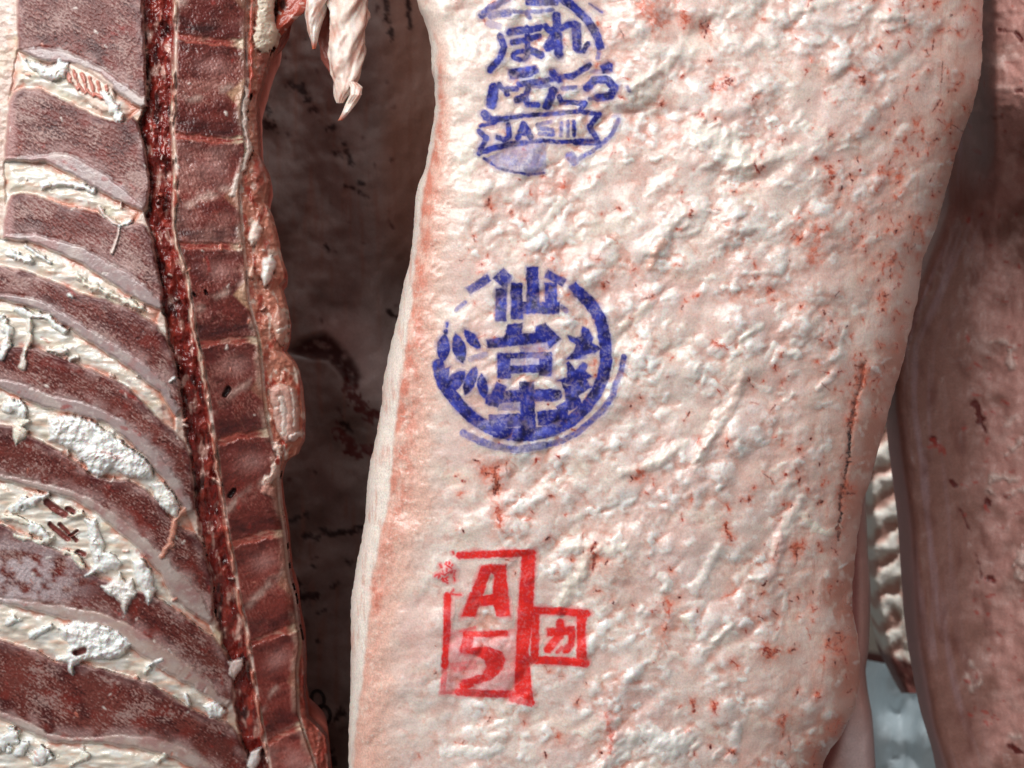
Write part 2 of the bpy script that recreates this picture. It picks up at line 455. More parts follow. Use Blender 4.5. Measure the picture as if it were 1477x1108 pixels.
C = mixc(C, (0.50, 0.10, 0.065), 0.75 * vn)   # thin greyish-pink membrane

# --- torn ropes of fat
def ropeline(pts, w, h, col=None, k=0.8):
    q = A.line(pts, 0, pad=w * 1.2)
    if q is None: return
    b, d, _ = q
    R = w * 0.62 * np.clip(1 + 0.9 * fbm(A.WX[b] / 11, A.WY[b] / 11, 71, 3), 0.25, 2)
    prof = np.clip(1 - (d / R) ** 2, 0, 1) ** 1.25
    H[b] += 0.5 * h * prof * (1 + 0.7 * fbm(X[b] / 9, Y[b] / 9, 72, 2))
    if col is not None: C[b] = mixc(C[b], col, k * ss(0.0, 0.55, prof))
for pts, w, h, c in [
    ([(1003, 668), (1020, 640), (1038, 606), (1062, 570), (1068, 545)], 20, 3.0, (0.86, 0.68, 0.60)),
    ([(900, 682), (940, 672), (965, 656), (985, 640)], 15, 2.6, (0.90, 0.82, 0.74)),
    ([(1010, 655), (1028, 630), (1044, 605)], 9, 1.6, (0.92, 0.84, 0.78)),
    ([(1118, 800), (1130, 765), (1145, 740), (1155, 720)], 17, 2.6, (0.90, 0.80, 0.72)),
    ([(1112, 830), (1122, 805), (1126, 780), (1120, 760)], 14, 2.4, (0.86, 0.62, 0.56)),
    ([(1160, 745), (1180, 765), (1200, 770), (1210, 760)], 10, 1.8, (0.88, 0.80, 0.68)),
    ([(806, 875), (822, 845), (838, 825), (850, 800)], 20, 3.0, (0.86, 0.78, 0.68)),
    ([(1000, 850), (1015, 830), (1025, 810), (1036, 790)], 15, 2.4, (0.90, 0.82, 0.76)),
    ([(1030, 925), (1045, 912), (1056, 902)], 9, 3.2, (0.92, 0.86, 0.78)),
    ([(985, 890), (996, 905), (1000, 920)], 7, 2.0, (0.88, 0.78, 0.66)),
    ([(875, 1035), (888, 1060), (880, 1090), (870, 1105)], 17, 2.6, (0.88, 0.72, 0.68)),
    ([(1055, 1095), (1060, 1070), (1064, 1050)], 15, 3.0, (0.92, 0.86, 0.82)),
    ([(940, 1060), (965, 1075), (985, 1072)], 34, 3.0, (0.93, 0.89, 0.84)),
    ([(880, 1085), (905, 1078), (915, 1066)], 24, 2.8, (0.93, 0.88, 0.82)),
    ([(640, 1085), (670, 1082), (700, 1088), (720, 1078)], 16, 2.2, (0.94, 0.90, 0.85)),
    ([(1010, 190), (1040, 200), (1060, 215), (1075, 235)], 42, 3.4, (0.90, 0.84, 0.76)),
    ([(1075, 240), (1115, 226), (1150, 215)], 16, 2.2, (0.90, 0.82, 0.74)),
    ([(1160, 180), (1185, 190), (1195, 205)], 13, 2.0, (0.90, 0.82, 0.74)),
    ([(1030, 20), (1050, 55), (1075, 70), (1090, 60)], 16, 2.6, (0.90, 0.80, 0.74)),
    ([(1145, 20), (1175, 8), (1200, 2)], 15, 2.2, (0.90, 0.82, 0.74)),
    ([(1265, 25), (1290, 22), (1312, 28)], 14, 2.4, (0.92, 0.85, 0.78)),
    ([(905, 130), (935, 110), (965, 92), (985, 60)], 14, 2.2, (0.90, 0.80, 0.72)),
    ([(940, 360), (965, 335), (985, 310), (1010, 300)], 30, 2.6, (0.91, 0.83, 0.77)),
    ([(938, 385), (945, 365), (955, 350)], 14, 2.0, (0.82, 0.50, 0.40)),
    ([(900, 470), (922, 455), (935, 440)], 14, 2.0, (0.90, 0.80, 0.70)),
    ([(1070, 490), (1085, 480), (1098, 470)], 10, 2.0, (0.92, 0.86, 0.78)),
    ([(1118, 500), (1135, 510), (1150, 512)], 13, 2.4, (0.94, 0.90, 0.84)),
    ([(1180, 560), (1195, 548), (1202, 540)], 10, 2.0, (0.90, 0.78, 0.72)),
    ([(760, 340), (785, 325), (800, 300), (812, 290)], 12, 1.6, (0.90, 0.82, 0.74)),
    ([(820, 790), (845, 786), (880, 795), (900, 790)], 14, 1.8, (0.90, 0.83, 0.74)),
    ([(955, 830), (962, 838), (960, 848)], 12, 2.0, (0.92, 0.86, 0.80))]:
    ropeline(pts, w, h, c)
for k in range(170):                                     # many small torn ends of fat
    x0, y0 = RS.uniform(690, 1330), RS.uniform(-20, 1130)
    a = math.radians(RS.normal(-38, 28)); L = RS.uniform(7, 26)
    w = RS.uniform(4.5, 10)
    x1, y1 = x0 + L * math.cos(a), y0 + L * math.sin(a)
    xm, ym = (x0 + x1) / 2 + RS.normal(0, 3), (y0 + y1) / 2 + RS.normal(0, 3)
    if x0 > float(xr_s(y0)) - 75: continue
    if (x0 < 900 and (y0 < 260 or 380 < y0 < 660 or 790 < y0 < 1010)): continue
    ropeline([(x0, y0), (xm, ym), (x1, y1)], w, RS.uniform(0.5, 1.5), (0.91, 0.85, 0.78), 0.6)

# --- crack of the belly flap and dents
def dent(pts, w, h):
    q = A.line(pts, 0, pad=w * 1.5)
    if q: H[q[0]] -= h * np.exp(-(q[1] / (w * 0.5)) ** 2)
crack = [(1244, 527), (1242, 546), (1232, 589), (1227, 628), (1220, 683), (1213, 714), (1211, 746), (1209, 777)]
dent(crack, 6, 1.3)
dent([(1030, 250), (1060, 262), (1100, 258), (1130, 240)], 18, 2.0)
dent([(970, 30), (990, 55), (1010, 45), (1030, 35)], 30, 2.6)
dent([(880, 160), (930, 165), (990, 160)], 20, 1.4)

# --- blood
DEN = np.zeros(A.shape, np.float32)
def blood(pts, w, col=(0.30, 0.02, 0.015), k=0.9, halo=0.35, soft=1.3, _sub=False):
    p = [np.array(pts[0], float)]
    for a_, b_ in zip(pts[:-1], pts[1:]):
        a_, b_ = np.array(a_, float), np.array(b_, float); n_ = max(1, int(np.hypot(*(b_ - a_)) / 5))
        for j in range(1, n_ + 1): p.append(a_ + (b_ - a_) * j / n_ + RS.normal(0, 0.22 * w, 2) * (0 if j == n_ else 1))
    q = A.line([tuple(v) for v in p], 0, pad=w + 10)
    if q is None: return
    b, d, _ = q
    x, y = X[b], Y[b]
    d = d - w / 2 * np.clip(0.8 + 1.3 * fbm(x / 5.5, y / 5.5, 83, 3), 0.15, 1.7)
    m = 1 - ss(-soft, soft * 0.8, d)
    n = 0.5 + 0.5 * ss(-0.3, 0.2, perlin(x / 4, y / 4, 81))
    if halo: C[b] = mixc(C[b], (0.74, 0.19, 0.11), 1.3 * halo * np.exp(-np.clip(d, 0, 99) / (2.0 + 0.7 * w)) * (0.4 + 0.6 * ss(-0.2, 0.3, fbm(x / 7, y / 7, 84, 2))))
    C[b] = mixc(C[b], col, k * m * n)
    WET[b] = np.maximum(WET[b], 0.9 * m); DEN[b] = np.maximum(DEN[b], m)
    if w >= 4 and not _sub:
        for j in range(int(3 + w / 2)):
            c0 = p[RS.randint(len(p))]; an = RS.uniform(0, 6.28); L = RS.uniform(0.5, 1.6) * w
            blood([tuple(c0), (c0[0] + L * math.cos(an), c0[1] + L * math.sin(an))], RS.uniform(1.0, 0.45 * w), col, k, 0.2, 1.1, True)
blood(crack, 5.5, (0.03, 0.008, 0.006), 1.0, 0.4)
blood(crack, 4.0, (0.02, 0.006, 0.005), 1.0, 0.0)
blood([(1244, 530), (1241, 552)], 8, (0.05, 0.01, 0.008), 1.0)
blood([(1234, 575), (1228, 610)], 6, (0.04, 0.01, 0.008), 1.0, 0.6)
blood([(1222, 700), (1213, 718)], 6, (0.03, 0.01, 0.01), 1.0)
blood([(1150, 786), (1146, 793)], 8, (0.04, 0.01, 0.01), 1.0)
blood([(1147, 790), (1148, 800)], 4, (0.05, 0.01, 0.01), 1.0)
blood([(717, 676), (714, 690), (716, 706), (715, 712)], 9, (0.07, 0.005, 0.005), 1.0, 0.7)
blood([(718, 735), (722, 745), (720, 758)], 8, (0.45, 0.06, 0.04), 0.8, 0.6)
blood([(858, 783), (853, 795), (860, 805), (856, 822)], 5, (0.16, 0.01, 0.015), 1.0, 0.6)
blood([(1047, 756), (1050, 770), (1054, 780)], 5, (0.22, 0.02, 0.01), 1.0, 0.8)
blood([(1012, 36), (1018, 46), (1022, 36)], 6, (0.12, 0.01, 0.02), 0.95, 0.6)
blood([(985, 20), (990, 32)], 8, (0.5, 0.10, 0.06), 0.8, 0.5)
blood([(1035, 128), (1045, 120), (1056, 116)], 7, (0.14, 0.015, 0.02), 1.0, 0.6)
blood([(1195, 240), (1202, 255), (1198, 262)], 6, (0.25, 0.03, 0.02), 0.9, 0.6)
blood([(1245, 112), (1247, 120)], 8, (0.12, 0.01, 0.01), 0.95, 0.5)
blood([(1087, 234), (1095, 248), (1100, 240)], 4, (0.25, 0.02, 0.02), 0.95, 0.4)
blood([(1030, 495), (1040, 500)], 5, (0.38, 0.04, 0.03), 0.9, 0.5)
blood([(1104, 935), (1110, 945), (1118, 940)], 8, (0.28, 0.02, 0.015), 0.95, 0.8)
blood([(962, 866), (967, 875), (964, 884)], 5, (0.5, 0.07, 0.04), 0.9, 0.6)
blood([(1058, 955), (1062, 960)], 5, (0.40, 0.05, 0.03), 0.9, 0.6)
blood([(1030, 1015), (1028, 1025)], 6, (0.35, 0.03, 0.02), 0.9, 0.6)
blood([(998, 1012), (1001, 1025)], 5, (0.25, 0.03, 0.02), 0.9, 0.6)
blood([(1132, 1034), (1128, 1045)], 5, (0.22, 0.02, 0.02), 0.95, 0.7)
blood([(875, 1030), (882, 1055), (880, 1085)], 5, (0.60, 0.14, 0.12), 0.75, 0.5)
blood([(1175, 325), (1180, 350), (1172, 375)], 9, (0.62, 0.18, 0.12), 0.6, 0.5)
blood([(1145, 338), (1150, 345)], 6, (0.4, 0.05, 0.03), 0.9, 0.4)
blood([(930, 0), (942, 22), (950, 35)], 14, (0.60, 0.20, 0.14), 0.55, 0.4)
blood([(812, 262), (815, 270)], 6, (0.62, 0.15, 0.10), 0.7, 0.5)
blood([(540, 838), (545, 880)], 5, (0.55, 0.20, 0.15), 0.7, 0.3)
for k in range(640):                                     # specks: little forked strokes
    y0 = RS.uniform(-30, 1135); e0 = float(xr_f(np.array([y0]))[0]); s0 = float(xsaw_s(y0))
    if k < 350: x0 = e0 - abs(RS.normal(0, 85)) - 10; vert = True
    else: x0 = RS.uniform(s0 + 30, e0); vert = False
    if y0 > 560 and k < 220: continue
    if x0 < s0 + 20: continue
    a = math.radians(RS.normal(100, 22) if vert else RS.uniform(0, 180))
    L = RS.exponential(5.0) + 2.0 if vert else RS.exponential(3.4) + 0.8
    p = [(x0, y0)]
    for j in range(2):
        a += RS.normal(0, 0.28); p.append((p[-1][0] + L / 2 * math.cos(a), p[-1][1] + L / 2 * math.sin(a)))
    dk = RS.rand()
    c = (0.10, 0.010, 0.010) if dk < 0.42 else (0.34, 0.03, 0.022) if dk < 0.78 else (0.60, 0.13, 0.08)
    blood(p, RS.uniform(1.6, 4.2) if L < 9 else RS.uniform(1.2, 2.4), c, 1.0, RS.uniform(0.3, 0.75), 1.3)
    if RS.rand() < 0.3:
        blood([p[1], (p[1][0] + RS.normal(0, 5), p[1][1] + RS.normal(0, 5))], RS.uniform(1, 2), c, 0.8, 0.2, 1.1)

# --- overall form
xe = np.clip(1 - SR / 360.0, 0, 1)
dep = 0.036 * xe ** 3.0
qe = np.clip(1 - SR / 50.0, 0, 1); dep += 0.022 * (1 - np.sqrt(1 - 0.985 * qe ** 2))
tx = XS - X - 10 + 12 * fbm(X / 60, Y / 48, 67, 3)
dep += 0.55 * PX * 0.5 * (tx + np.sqrt(tx * tx + 34.0 ** 2)) * ss(-200, 60, Y)
ql = np.clip(1 - SL / 34.0, 0, 1); dep += 0.016 * (1 - np.sqrt(1 - 0.985 * ql ** 2))
dep += 0.032 * (np.clip(Y, -400, 1600) / 1108) ** 2 - 0.004
taper = np.clip(np.minimum(A.dl, A.dr) / 14.0, 0.25, 1)
H = soften(H, 2)
dep -= 0.001 * H * taper
PA = to3d(X, Y, dep); NA = grid_normals(PA)

carcass = thing('beef_carcass', 'pale fat-covered beef side bearing two round blue stamps and a red grade stamp', 'beef carcass', (0.06, 0.05, ZC), 'sides of beef hanging in the cold store')
bpy.context.view_layer.update()
def rel(P, o): return P - np.array(o.location, np.float32)

# which cells are the sawn edge, the rim, the fat
fm = strip[:-1, :-1] * (1 - rim[:-1, :-1]) > 0.5
fr = rimv[:-1, :-1] > 0.5
ff = ~(fm | fr)
PAr = rel(PA, carcass)
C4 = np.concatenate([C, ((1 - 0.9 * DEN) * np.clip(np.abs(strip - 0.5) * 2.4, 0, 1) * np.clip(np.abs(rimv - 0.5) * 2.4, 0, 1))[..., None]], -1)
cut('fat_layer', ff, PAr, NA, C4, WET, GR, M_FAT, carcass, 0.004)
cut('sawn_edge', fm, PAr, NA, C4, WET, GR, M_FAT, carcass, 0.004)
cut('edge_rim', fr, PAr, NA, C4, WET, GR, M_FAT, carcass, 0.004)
Pw = wrap(PAr[::6, [0, -1]], 0.10, 0.03)
Pw = Pw[:, [0, 1, 2, 3, 4, 5, 6, 7, 8]]
bodyP = np.concatenate([Pw[:, :4], Pw[:, 4:]], 1)
bodyP[:, 3, 0] += 0.003; bodyP[:, 4, 0] -= 0.003
bodyP[:, 3:5, 1] += 0.012
bc = np.zeros(bodyP.shape, np.float32); bc[:] = (0.50, 0.24, 0.19)
make_mesh('flank', bodyP.reshape(-1, 3), faces_of_grid(*bodyP.shape[:2]), M_DARK, carcass, bc.reshape(-1, 3))

# ------------------------------------------------------------------ ink stamps
def stamp(strokes, org, sc, colour_fn, seed, name, sub_default, label):
    """strokes: (kind, points, width, density, part) in the tracing's own units"""
    allp = []
    for st in strokes:
        allp += [(org[0] + p[0] / sc, org[1] + p[1] / sc) for p in st[1]]
    b = A.box(allp, 12)
    x, y = X[b], Y[b]
    jx = x + 0.9 * perlin(x / 5, y / 5, seed) + 1.1 * fbm(x / 14, y / 14, seed + 1, 2)
    jy = y + 0.9 * perlin(x / 5, y / 5, seed + 2) + 1.1 * fbm(x / 14, y / 14, seed + 3, 2)
    den = np.zeros(x.shape, np.float32); who = np.full(x.shape, -1, int); edge_d = np.zeros(x.shape, np.float32)
    halo = np.zeros(x.shape, np.float32); bright = np.zeros(x.shape, np.float32)
    parts = []
    for kind, pts, w, dn, part in strokes:
        if sc != 4.103 and w > 0: w = w + 5
        if kind == 'l' and len(pts) == 2 and w >= 36 and sc < 4.2:      # straight cut ends
            (x0, y0), (x1, y1) = pts; L = math.hypot(x1 - x0, y1 - y0)
            ux, uy = (x1 - x0) / L, (y1 - y0) / L; e = 0.12 * w; hw = w / 2 - 3
            pts = [(x0 - ux * e + uy * hw, y0 - uy * e - ux * hw), (x1 + ux * e + uy * hw, y1 + uy * e - ux * hw), (x1 + ux * e - uy * hw, y1 + uy * e + ux * hw), (x0 - ux * e - uy * hw, y0 - uy * e + ux * hw)]
            kind, w = 'p', 6
        q = [(org[0] + p[0] / sc, org[1] + p[1] / sc) for p in pts]
        if kind == 'l': d = line_sdf(q, jx, jy) - w / sc / 2
        else: d = poly_sdf(q, jx, jy) - w / sc / 2
        if part not in parts: parts.append(part)
        m = (1 - ss(-1.0, 0.9, d)) * dn
        halo = np.maximum(halo, dn * np.exp(-np.clip(d, 0, 99) / (1.6 + 2.6 * ss(-0.2, 0.4, fbm(x / 24, y / 24, seed + 12, 2)))))
        up = m > den
        who = np.where(up & (m > 0.05), parts.index(part), who)
        den = np.maximum(den, m)
    hl = H[b] - fbm(x / 30, y / 30, seed + 9, 1)
    hl = hp[b]
    miss = ss(-0.42, -0.02, hl + 0.42 * fbm(x / 24, y / 13, seed + 4, 3) + 0.06)
    mott = 0.36 + 0.72 * ss(-0.40, 0.22, fbm(x / 4.6, y / 4.6, seed + 5, 3) + 0.5 * fbm(x / 20, y / 20, seed + 8, 2)) * (0.50 + 0.65 * ss(-0.35, 0.3, fbm(x / 28, y / 28, seed + 6, 2)))
    cover = np.clip(1.45 * den * mott * (0.3 + 0.7 * miss), 0, 1)
    base = C[b].copy()
    ink = colour_fn(x, y, seed, den)
    thin = base * colour_fn(x, y, seed, den * 0 + 0.15)
    colr = base + (thin * 1.1 - base) * np.clip(0.85 * halo + 0.25 * den, 0, 0.9)[..., None]
    colr = colr + (ink - colr) * cover[..., None]
    who = np.where((who < 0) & (halo > 0.22), -2, who)
    # the halo belongs to the nearest part
    big_m = np.full(A.shape, 0.0, np.float32)
    Cb = C.copy(); Cb[b] = colr
    Wb = WET.copy(); Wb[b] = WET[b] * 0.7
    root = None
    def fmask(mk):
        g = np.zeros((A.shape[0] - 1, A.shape[1] - 1), bool)
        mm = mk[:-1, :-1]
        g[b[0].start:b[0].start + mm.shape[0], b[1].start:b[1].start + mm.shape[1]] = mm
        return g
    root = None
    for i, pn in enumerate(parts):
        mk = who == i
        if i == 0: mk = mk | (who == -2)
        nm = name if i == 0 else pn
        o = cut(nm, fmask(mk), PAr, NA, Cb, Wb, GR, M_INK, carcass if i == 0 else root, 0, 0.00012)
        if i == 0:
            root = o; o['label'] = label
    return root

def blue_ink(x, y, seed, den):
    c = np.empty(x.shape + (3,), np.float32); c[:] = (0.020, 0.024, 0.26)
    n = fbm(x / 18, y / 18, seed + 71, 3)
    c = mixc(c, (0.070, 0.090, 0.50), ss(0.0, 0.45, n) * 0.85)
    c = mixc(c, (0.014, 0.009, 0.055), ss(-0.15, 0.4, fbm(x / 17, y / 17, seed + 72, 3)) * 0.9)
    return mixc(c, (0.30, 0.30, 0.66), np.clip(1 - den / 0.75, 0, 1) * 0.75)
def red_ink(x, y, seed, den):
    c = np.empty(x.shape + (3,), np.float32); c[:] = (0.78, 0.022, 0.016)
    n = fbm(x / 16, y / 16, seed + 71, 3)
    c = mixc(c, (0.60, 0.03, 0.045), ss(0.0, 0.5, n) * 0.7)
    return mixc(c, (0.82, 0.16, 0.20), np.clip(1 - den / 0.9, 0, 1))

def ell(cx, cy, rx, ry, rot, n=18):
    a = math.radians(rot)
    return [(cx + rx * math.cos(t) * math.cos(a) - ry * math.sin(t) * math.sin(a), cy + rx * math.cos(t) * math.sin(a) + ry * math.sin(t) * math.cos(a)) for t in np.linspace(0, 2 * math.pi, n, endpoint=False)]
def ring(cx, cy, rx, ry, rot): q = ell(cx, cy, rx, ry, rot); return q + q[:1]
def leaf(cx, cy, rx, ry, rot):
    a = math.radians(rot); pts = []
    for k in range(24):
        t = k / 12.0 * 2 - 1 if k < 12 else 1 - (k - 12) / 12.0 * 2
        px = rx * (1 - t * t) ** 0.75 * (1 if k < 12 else -1); py = ry * t
        pts.append((cx + px * math.cos(a) - py * math.sin(a), cy + px * math.sin(a) + py * math.cos(a)))
    return pts

r_, ch, bn = 'outer_ring', 'stamped_character', 'banner'
ST1 = [('l', [(640, -5), (700, 30), (750, 80), (800, 130), (840, 190), (862, 240), (876, 285)], 44, .85, r_), ('l', [(876, 285), (870, 320), (862, 360)], 22, .45, r_),
 ('l', [(150, 95), (200, 50), (280, 10), (380, -60), (470, -90), (560, -60), (640, -5)], 40, .6, r_), ('l', [(440, 12), (600, 10)], 46, .75, r_), ('l', [(205, 100), (250, 85), (310, 80)], 40, .55, r_),
 ('l', [(340, 72), (430, 75), (500, 72), (585, 62)], 18, .6, r_), ('l', [(425, 75), (442, 112)], 22, .75, r_),
 ('l', [(262, 225), (285, 290), (262, 360), (200, 428)], 36, .85, r_), ('l', [(190, 145), (250, 160)], 40, .3, r_),
 ('p', [(165, 975), (300, 915), (440, 890), (545, 885), (545, 1050), (450, 1068), (330, 1050), (235, 1020)], 0, .33, r_), ('l', [(165, 975), (240, 1030), (330, 1055), (440, 1072), (530, 1062)], 12, .7, r_),
 ('l', [(692, 960), (715, 990)], 52, .5, r_), ('l', [(735, 985), (820, 935), (900, 875), (950, 825), (990, 735)], 20, .55, r_), ('l', [(960, 715), (990, 705)], 22, .3, r_), ('l', [(810, 25), (885, 75)], 8, .6, r_), ('l', [(1045, 540), (1055, 560)], 14, .6, r_),
 ('l', [(325, 197), (395, 186)], 42, 1, ch), ('l', [(445, 186), (503, 168)], 36, .95, ch), ('l', [(338, 262), (420, 246), (500, 222)], 30, 1, ch), ('l', [(425, 170), (430, 310)], 28, .9, ch), ('l', ring(388, 342, 46, 26, -6), 24, 1, ch), ('l', [(435, 308), (475, 322), (512, 340)], 40, 1, ch),
 ('l', [(608, 98), (614, 200), (622, 335)], 46, 1, ch + '2'), ('l', [(538, 160), (560, 188), (600, 178)], 30, 1, ch + '2'), ('l', [(600, 195), (552, 290)], 40, 1, ch + '2'), ('l', [(560, 295), (620, 265)], 46, 1, ch + '2'), ('l', [(625, 180), (690, 150), (722, 150)], 34, .95, ch + '2'), ('l', [(728, 160), (735, 295)], 50, .95, ch + '2'), ('l', [(735, 310), (772, 315), (803, 272)], 26, .8, ch + '2'),
 ('p', [(318, 432), (480, 410), (492, 440), (440, 470), (330, 482)], 8, 1, ch + '3'), ('l', [(380, 520), (440, 508), (540, 500), (640, 472), (700, 470), (755, 440), (808, 400)], 32, .85, ch + '3'), ('l', [(585, 448), (625, 490)], 42, .95, ch + '3'), ('l', [(440, 525), (418, 590), (430, 645), (490, 642)], 30, .8, ch + '3'), ('l', [(368, 612), (400, 600)], 42, .9, ch + '3'),
 ('l', [(222, 545), (208, 640)], 62, .9, ch + '4'), ('l', [(255, 520), (270, 540)], 24, .8, ch + '4'), ('l', [(285, 550), (362, 545)], 26, .9, ch + '4'), ('l', [(300, 560), (305, 580)], 26, .9, ch + '4'),
 ('l', [(588, 560), (572, 600), (548, 650)], 48, .9, ch + '5'), ('l', [(470, 530), (560, 525)], 22, .6, ch + '5'), ('l', [(645, 545), (722, 538)], 26, .5, ch + '5'), ('l', [(625, 595), (640, 630), (700, 630), (785, 635), (752, 682)], 26, .8, ch + '5'),
 ('p', [(880, 410), (925, 385), (948, 395), (948, 440), (900, 450)], 4, 1, ch + '6'), ('l', [(795, 540), (845, 492), (915, 490), (965, 540), (940, 590), (862, 602)], 44, .95, ch + '6'), ('l', [(820, 440), (890, 440)], 22, .4, ch + '6'), ('l', [(870, 600), (810, 608)], 18, .6, ch + '6'),
 ('l', [(170, 722), (220, 735), (300, 732)], 32, 1, bn), ('l', [(300, 728), (400, 712), (520, 705), (650, 694), (750, 686), (872, 702)], 20, .9, bn), ('l', [(165, 700), (205, 742)], 44, .75, bn), ('l', [(140, 775), (232, 755)], 16, 1, bn),
 ('l', [(135, 808), (178, 850), (150, 900), (132, 942)], 26, 1, bn), ('l', [(140, 938), (220, 910), (320, 890), (420, 876)], 28, 1, bn), ('l', [(420, 876), (520, 865), (620, 874), (730, 868)], 20, .75, bn), ('l', [(725, 872), (862, 876)], 34, 1, bn), ('l', [(868, 704), (808, 780), (842, 832), (862, 872)], 28, .9, bn),
 ('l', [(312, 768), (318, 838), (288, 864), (246, 845)], 26, 1, 'stamped_letter'), ('l', [(402, 762), (370, 852)], 27, .95, 'stamped_letter2'), ('l', [(405, 762), (450, 846)], 30, .95, 'stamped_letter2'), ('l', [(385, 822), (430, 820)], 24, .9, 'stamped_letter2'),
 ('l', [(570, 752), (492, 765), (500, 790), (582, 796), (588, 828), (505, 822)], 20, .55, 'stamped_letter3'), ('l', [(640, 755), (634, 832)], 17, .55, 'stamped_letter4'), ('l', [(678, 750), (680, 834)], 17, .55, 'stamped_letter4'), ('l', [(714, 748), (716, 834)], 17, .8, 'stamped_letter4')]
ST2 = [('l', [(866, 190), (930, 250), (980, 330), (1000, 400), (1010, 480), (1012, 560), (1000, 640), (965, 720), (905, 805), (825, 878), (740, 918), (640, 950), (560, 955), (460, 940), (380, 908), (300, 860), (240, 800), (190, 740), (150, 690), (128, 625), (120, 580)], 58, 1, r_),
 ('l', [(838, 180), (860, 165)], 52, .95, r_), ('l', [(700, 95), (785, 138)], 38, .9, r_), ('l', [(440, 132), (480, 92)], 58, .75, r_), ('l', [(285, 182), (385, 115)], 40, .6, r_), ('l', [(215, 285), (262, 245)], 14, .5, r_), ('l', [(780, 270), (800, 290)], 22, .5, r_),
 ('l', [(1108, 535), (1092, 620), (1062, 680), (1050, 740), (1000, 812), (930, 880), (860, 940), (780, 982), (690, 1005)], 26, .6, r_), ('l', [(690, 1005), (540, 1030), (420, 1012), (330, 980), (250, 940)], 34, .5, r_),
 ('l', [(455, 180), (452, 335)], 54, .8, ch), ('l', [(470, 165), (500, 110)], 26, .5, ch), ('l', [(535, 152), (538, 322)], 56, 1, ch), ('l', [(620, 66), (624, 250)], 60, .95, ch), ('l', [(718, 150), (722, 295)], 58, .95, ch), ('l', [(520, 272), (755, 276)], 58, .9, ch),
 ('p', [(490, 362), (572, 355), (560, 410), (640, 405), (638, 375), (690, 355), (775, 440), (712, 492), (700, 455), (560, 472), (380, 490), (375, 445), (470, 428)], 0, .95, ch + '2'), ('l', [(560, 490), (700, 475)], 44, .35, ch + '2'),
 ('l', [(468, 525), (470, 640)], 66, .9, ch + '2'), ('l', [(692, 520), (690, 625)], 62, .9, ch + '2'), ('l', [(450, 530), (715, 525)], 26, .8, ch + '2'), ('l', [(500, 602), (700, 595)], 36, .85, ch + '2'), ('l', [(520, 560), (680, 555)], 44, .3, ch + '2'),
 ('l', [(590, 680), (600, 965)], 74, .85, ch + '3'), ('l', [(400, 765), (480, 745), (590, 742), (745, 738)], 60, .75, ch + '3'), ('l', [(452, 690), (412, 785)], 56, .85, ch + '3'), ('l', [(400, 878), (600, 870)], 66, .75, ch + '3'), ('l', [(660, 862), (800, 850)], 72, 1, ch + '3'), ('l', [(420, 940), (740, 932)], 46, .8, ch + '3'), ('l', [(445, 800), (560, 800)], 40, .4, ch + '3'),
 ('p', [(805, 420), (850, 432), (878, 425), (885, 375), (920, 390), (945, 430), (940, 462), (988, 490), (950, 515), (900, 525), (860, 548), (800, 546), (840, 502), (855, 470), (818, 445)], 0, .95, 'maple_leaf'), ('p', [(800, 570), (815, 558), (850, 605), (890, 565), (915, 575), (905, 610), (940, 640), (905, 655), (925, 692), (870, 690), (820, 686), (750, 660), (800, 645), (806, 610)], 0, .9, 'maple_leaf'), ('p', [(775, 665), (800, 690), (850, 686), (945, 692), (900, 720), (868, 742), (882, 790), (820, 822), (762, 830), (745, 800), (800, 770), (790, 720)], 0, .85, 'maple_leaf'), ('l', [(840, 540), (900, 535)], 20, .4, 'maple_leaf'),
 ('p', leaf(147, 488, 34, 76, 4), 0, .9, 'bamboo_leaf'), ('p', leaf(230, 490, 36, 80, -14), 0, 1, 'bamboo_leaf'), ('p', leaf(300, 442, 27, 66, -40), 0, .95, 'bamboo_leaf'), ('p', ell(160, 402, 13, 16, 0), 0, .9, 'bamboo_leaf'), ('l', [(166, 355), (164, 372)], 12, .7, 'bamboo_leaf'),
 ('p', [(108, 565), (142, 602), (182, 588), (165, 682), (120, 655)], 0, 1, 'bamboo_leaf'), ('p', leaf(207, 668, 40, 78, 42), 0, 1, 'bamboo_leaf'), ('p', leaf(290, 662, 30, 80, 22), 0, 1, 'bamboo_leaf'), ('p', leaf(356, 690, 28, 66, -10), 0, .95, 'bamboo_leaf'), ('l', [(290, 545), (370, 520)], 26, .25, 'bamboo_leaf')]
fr_ = 'outer_frame'; sf = 'small_frame'
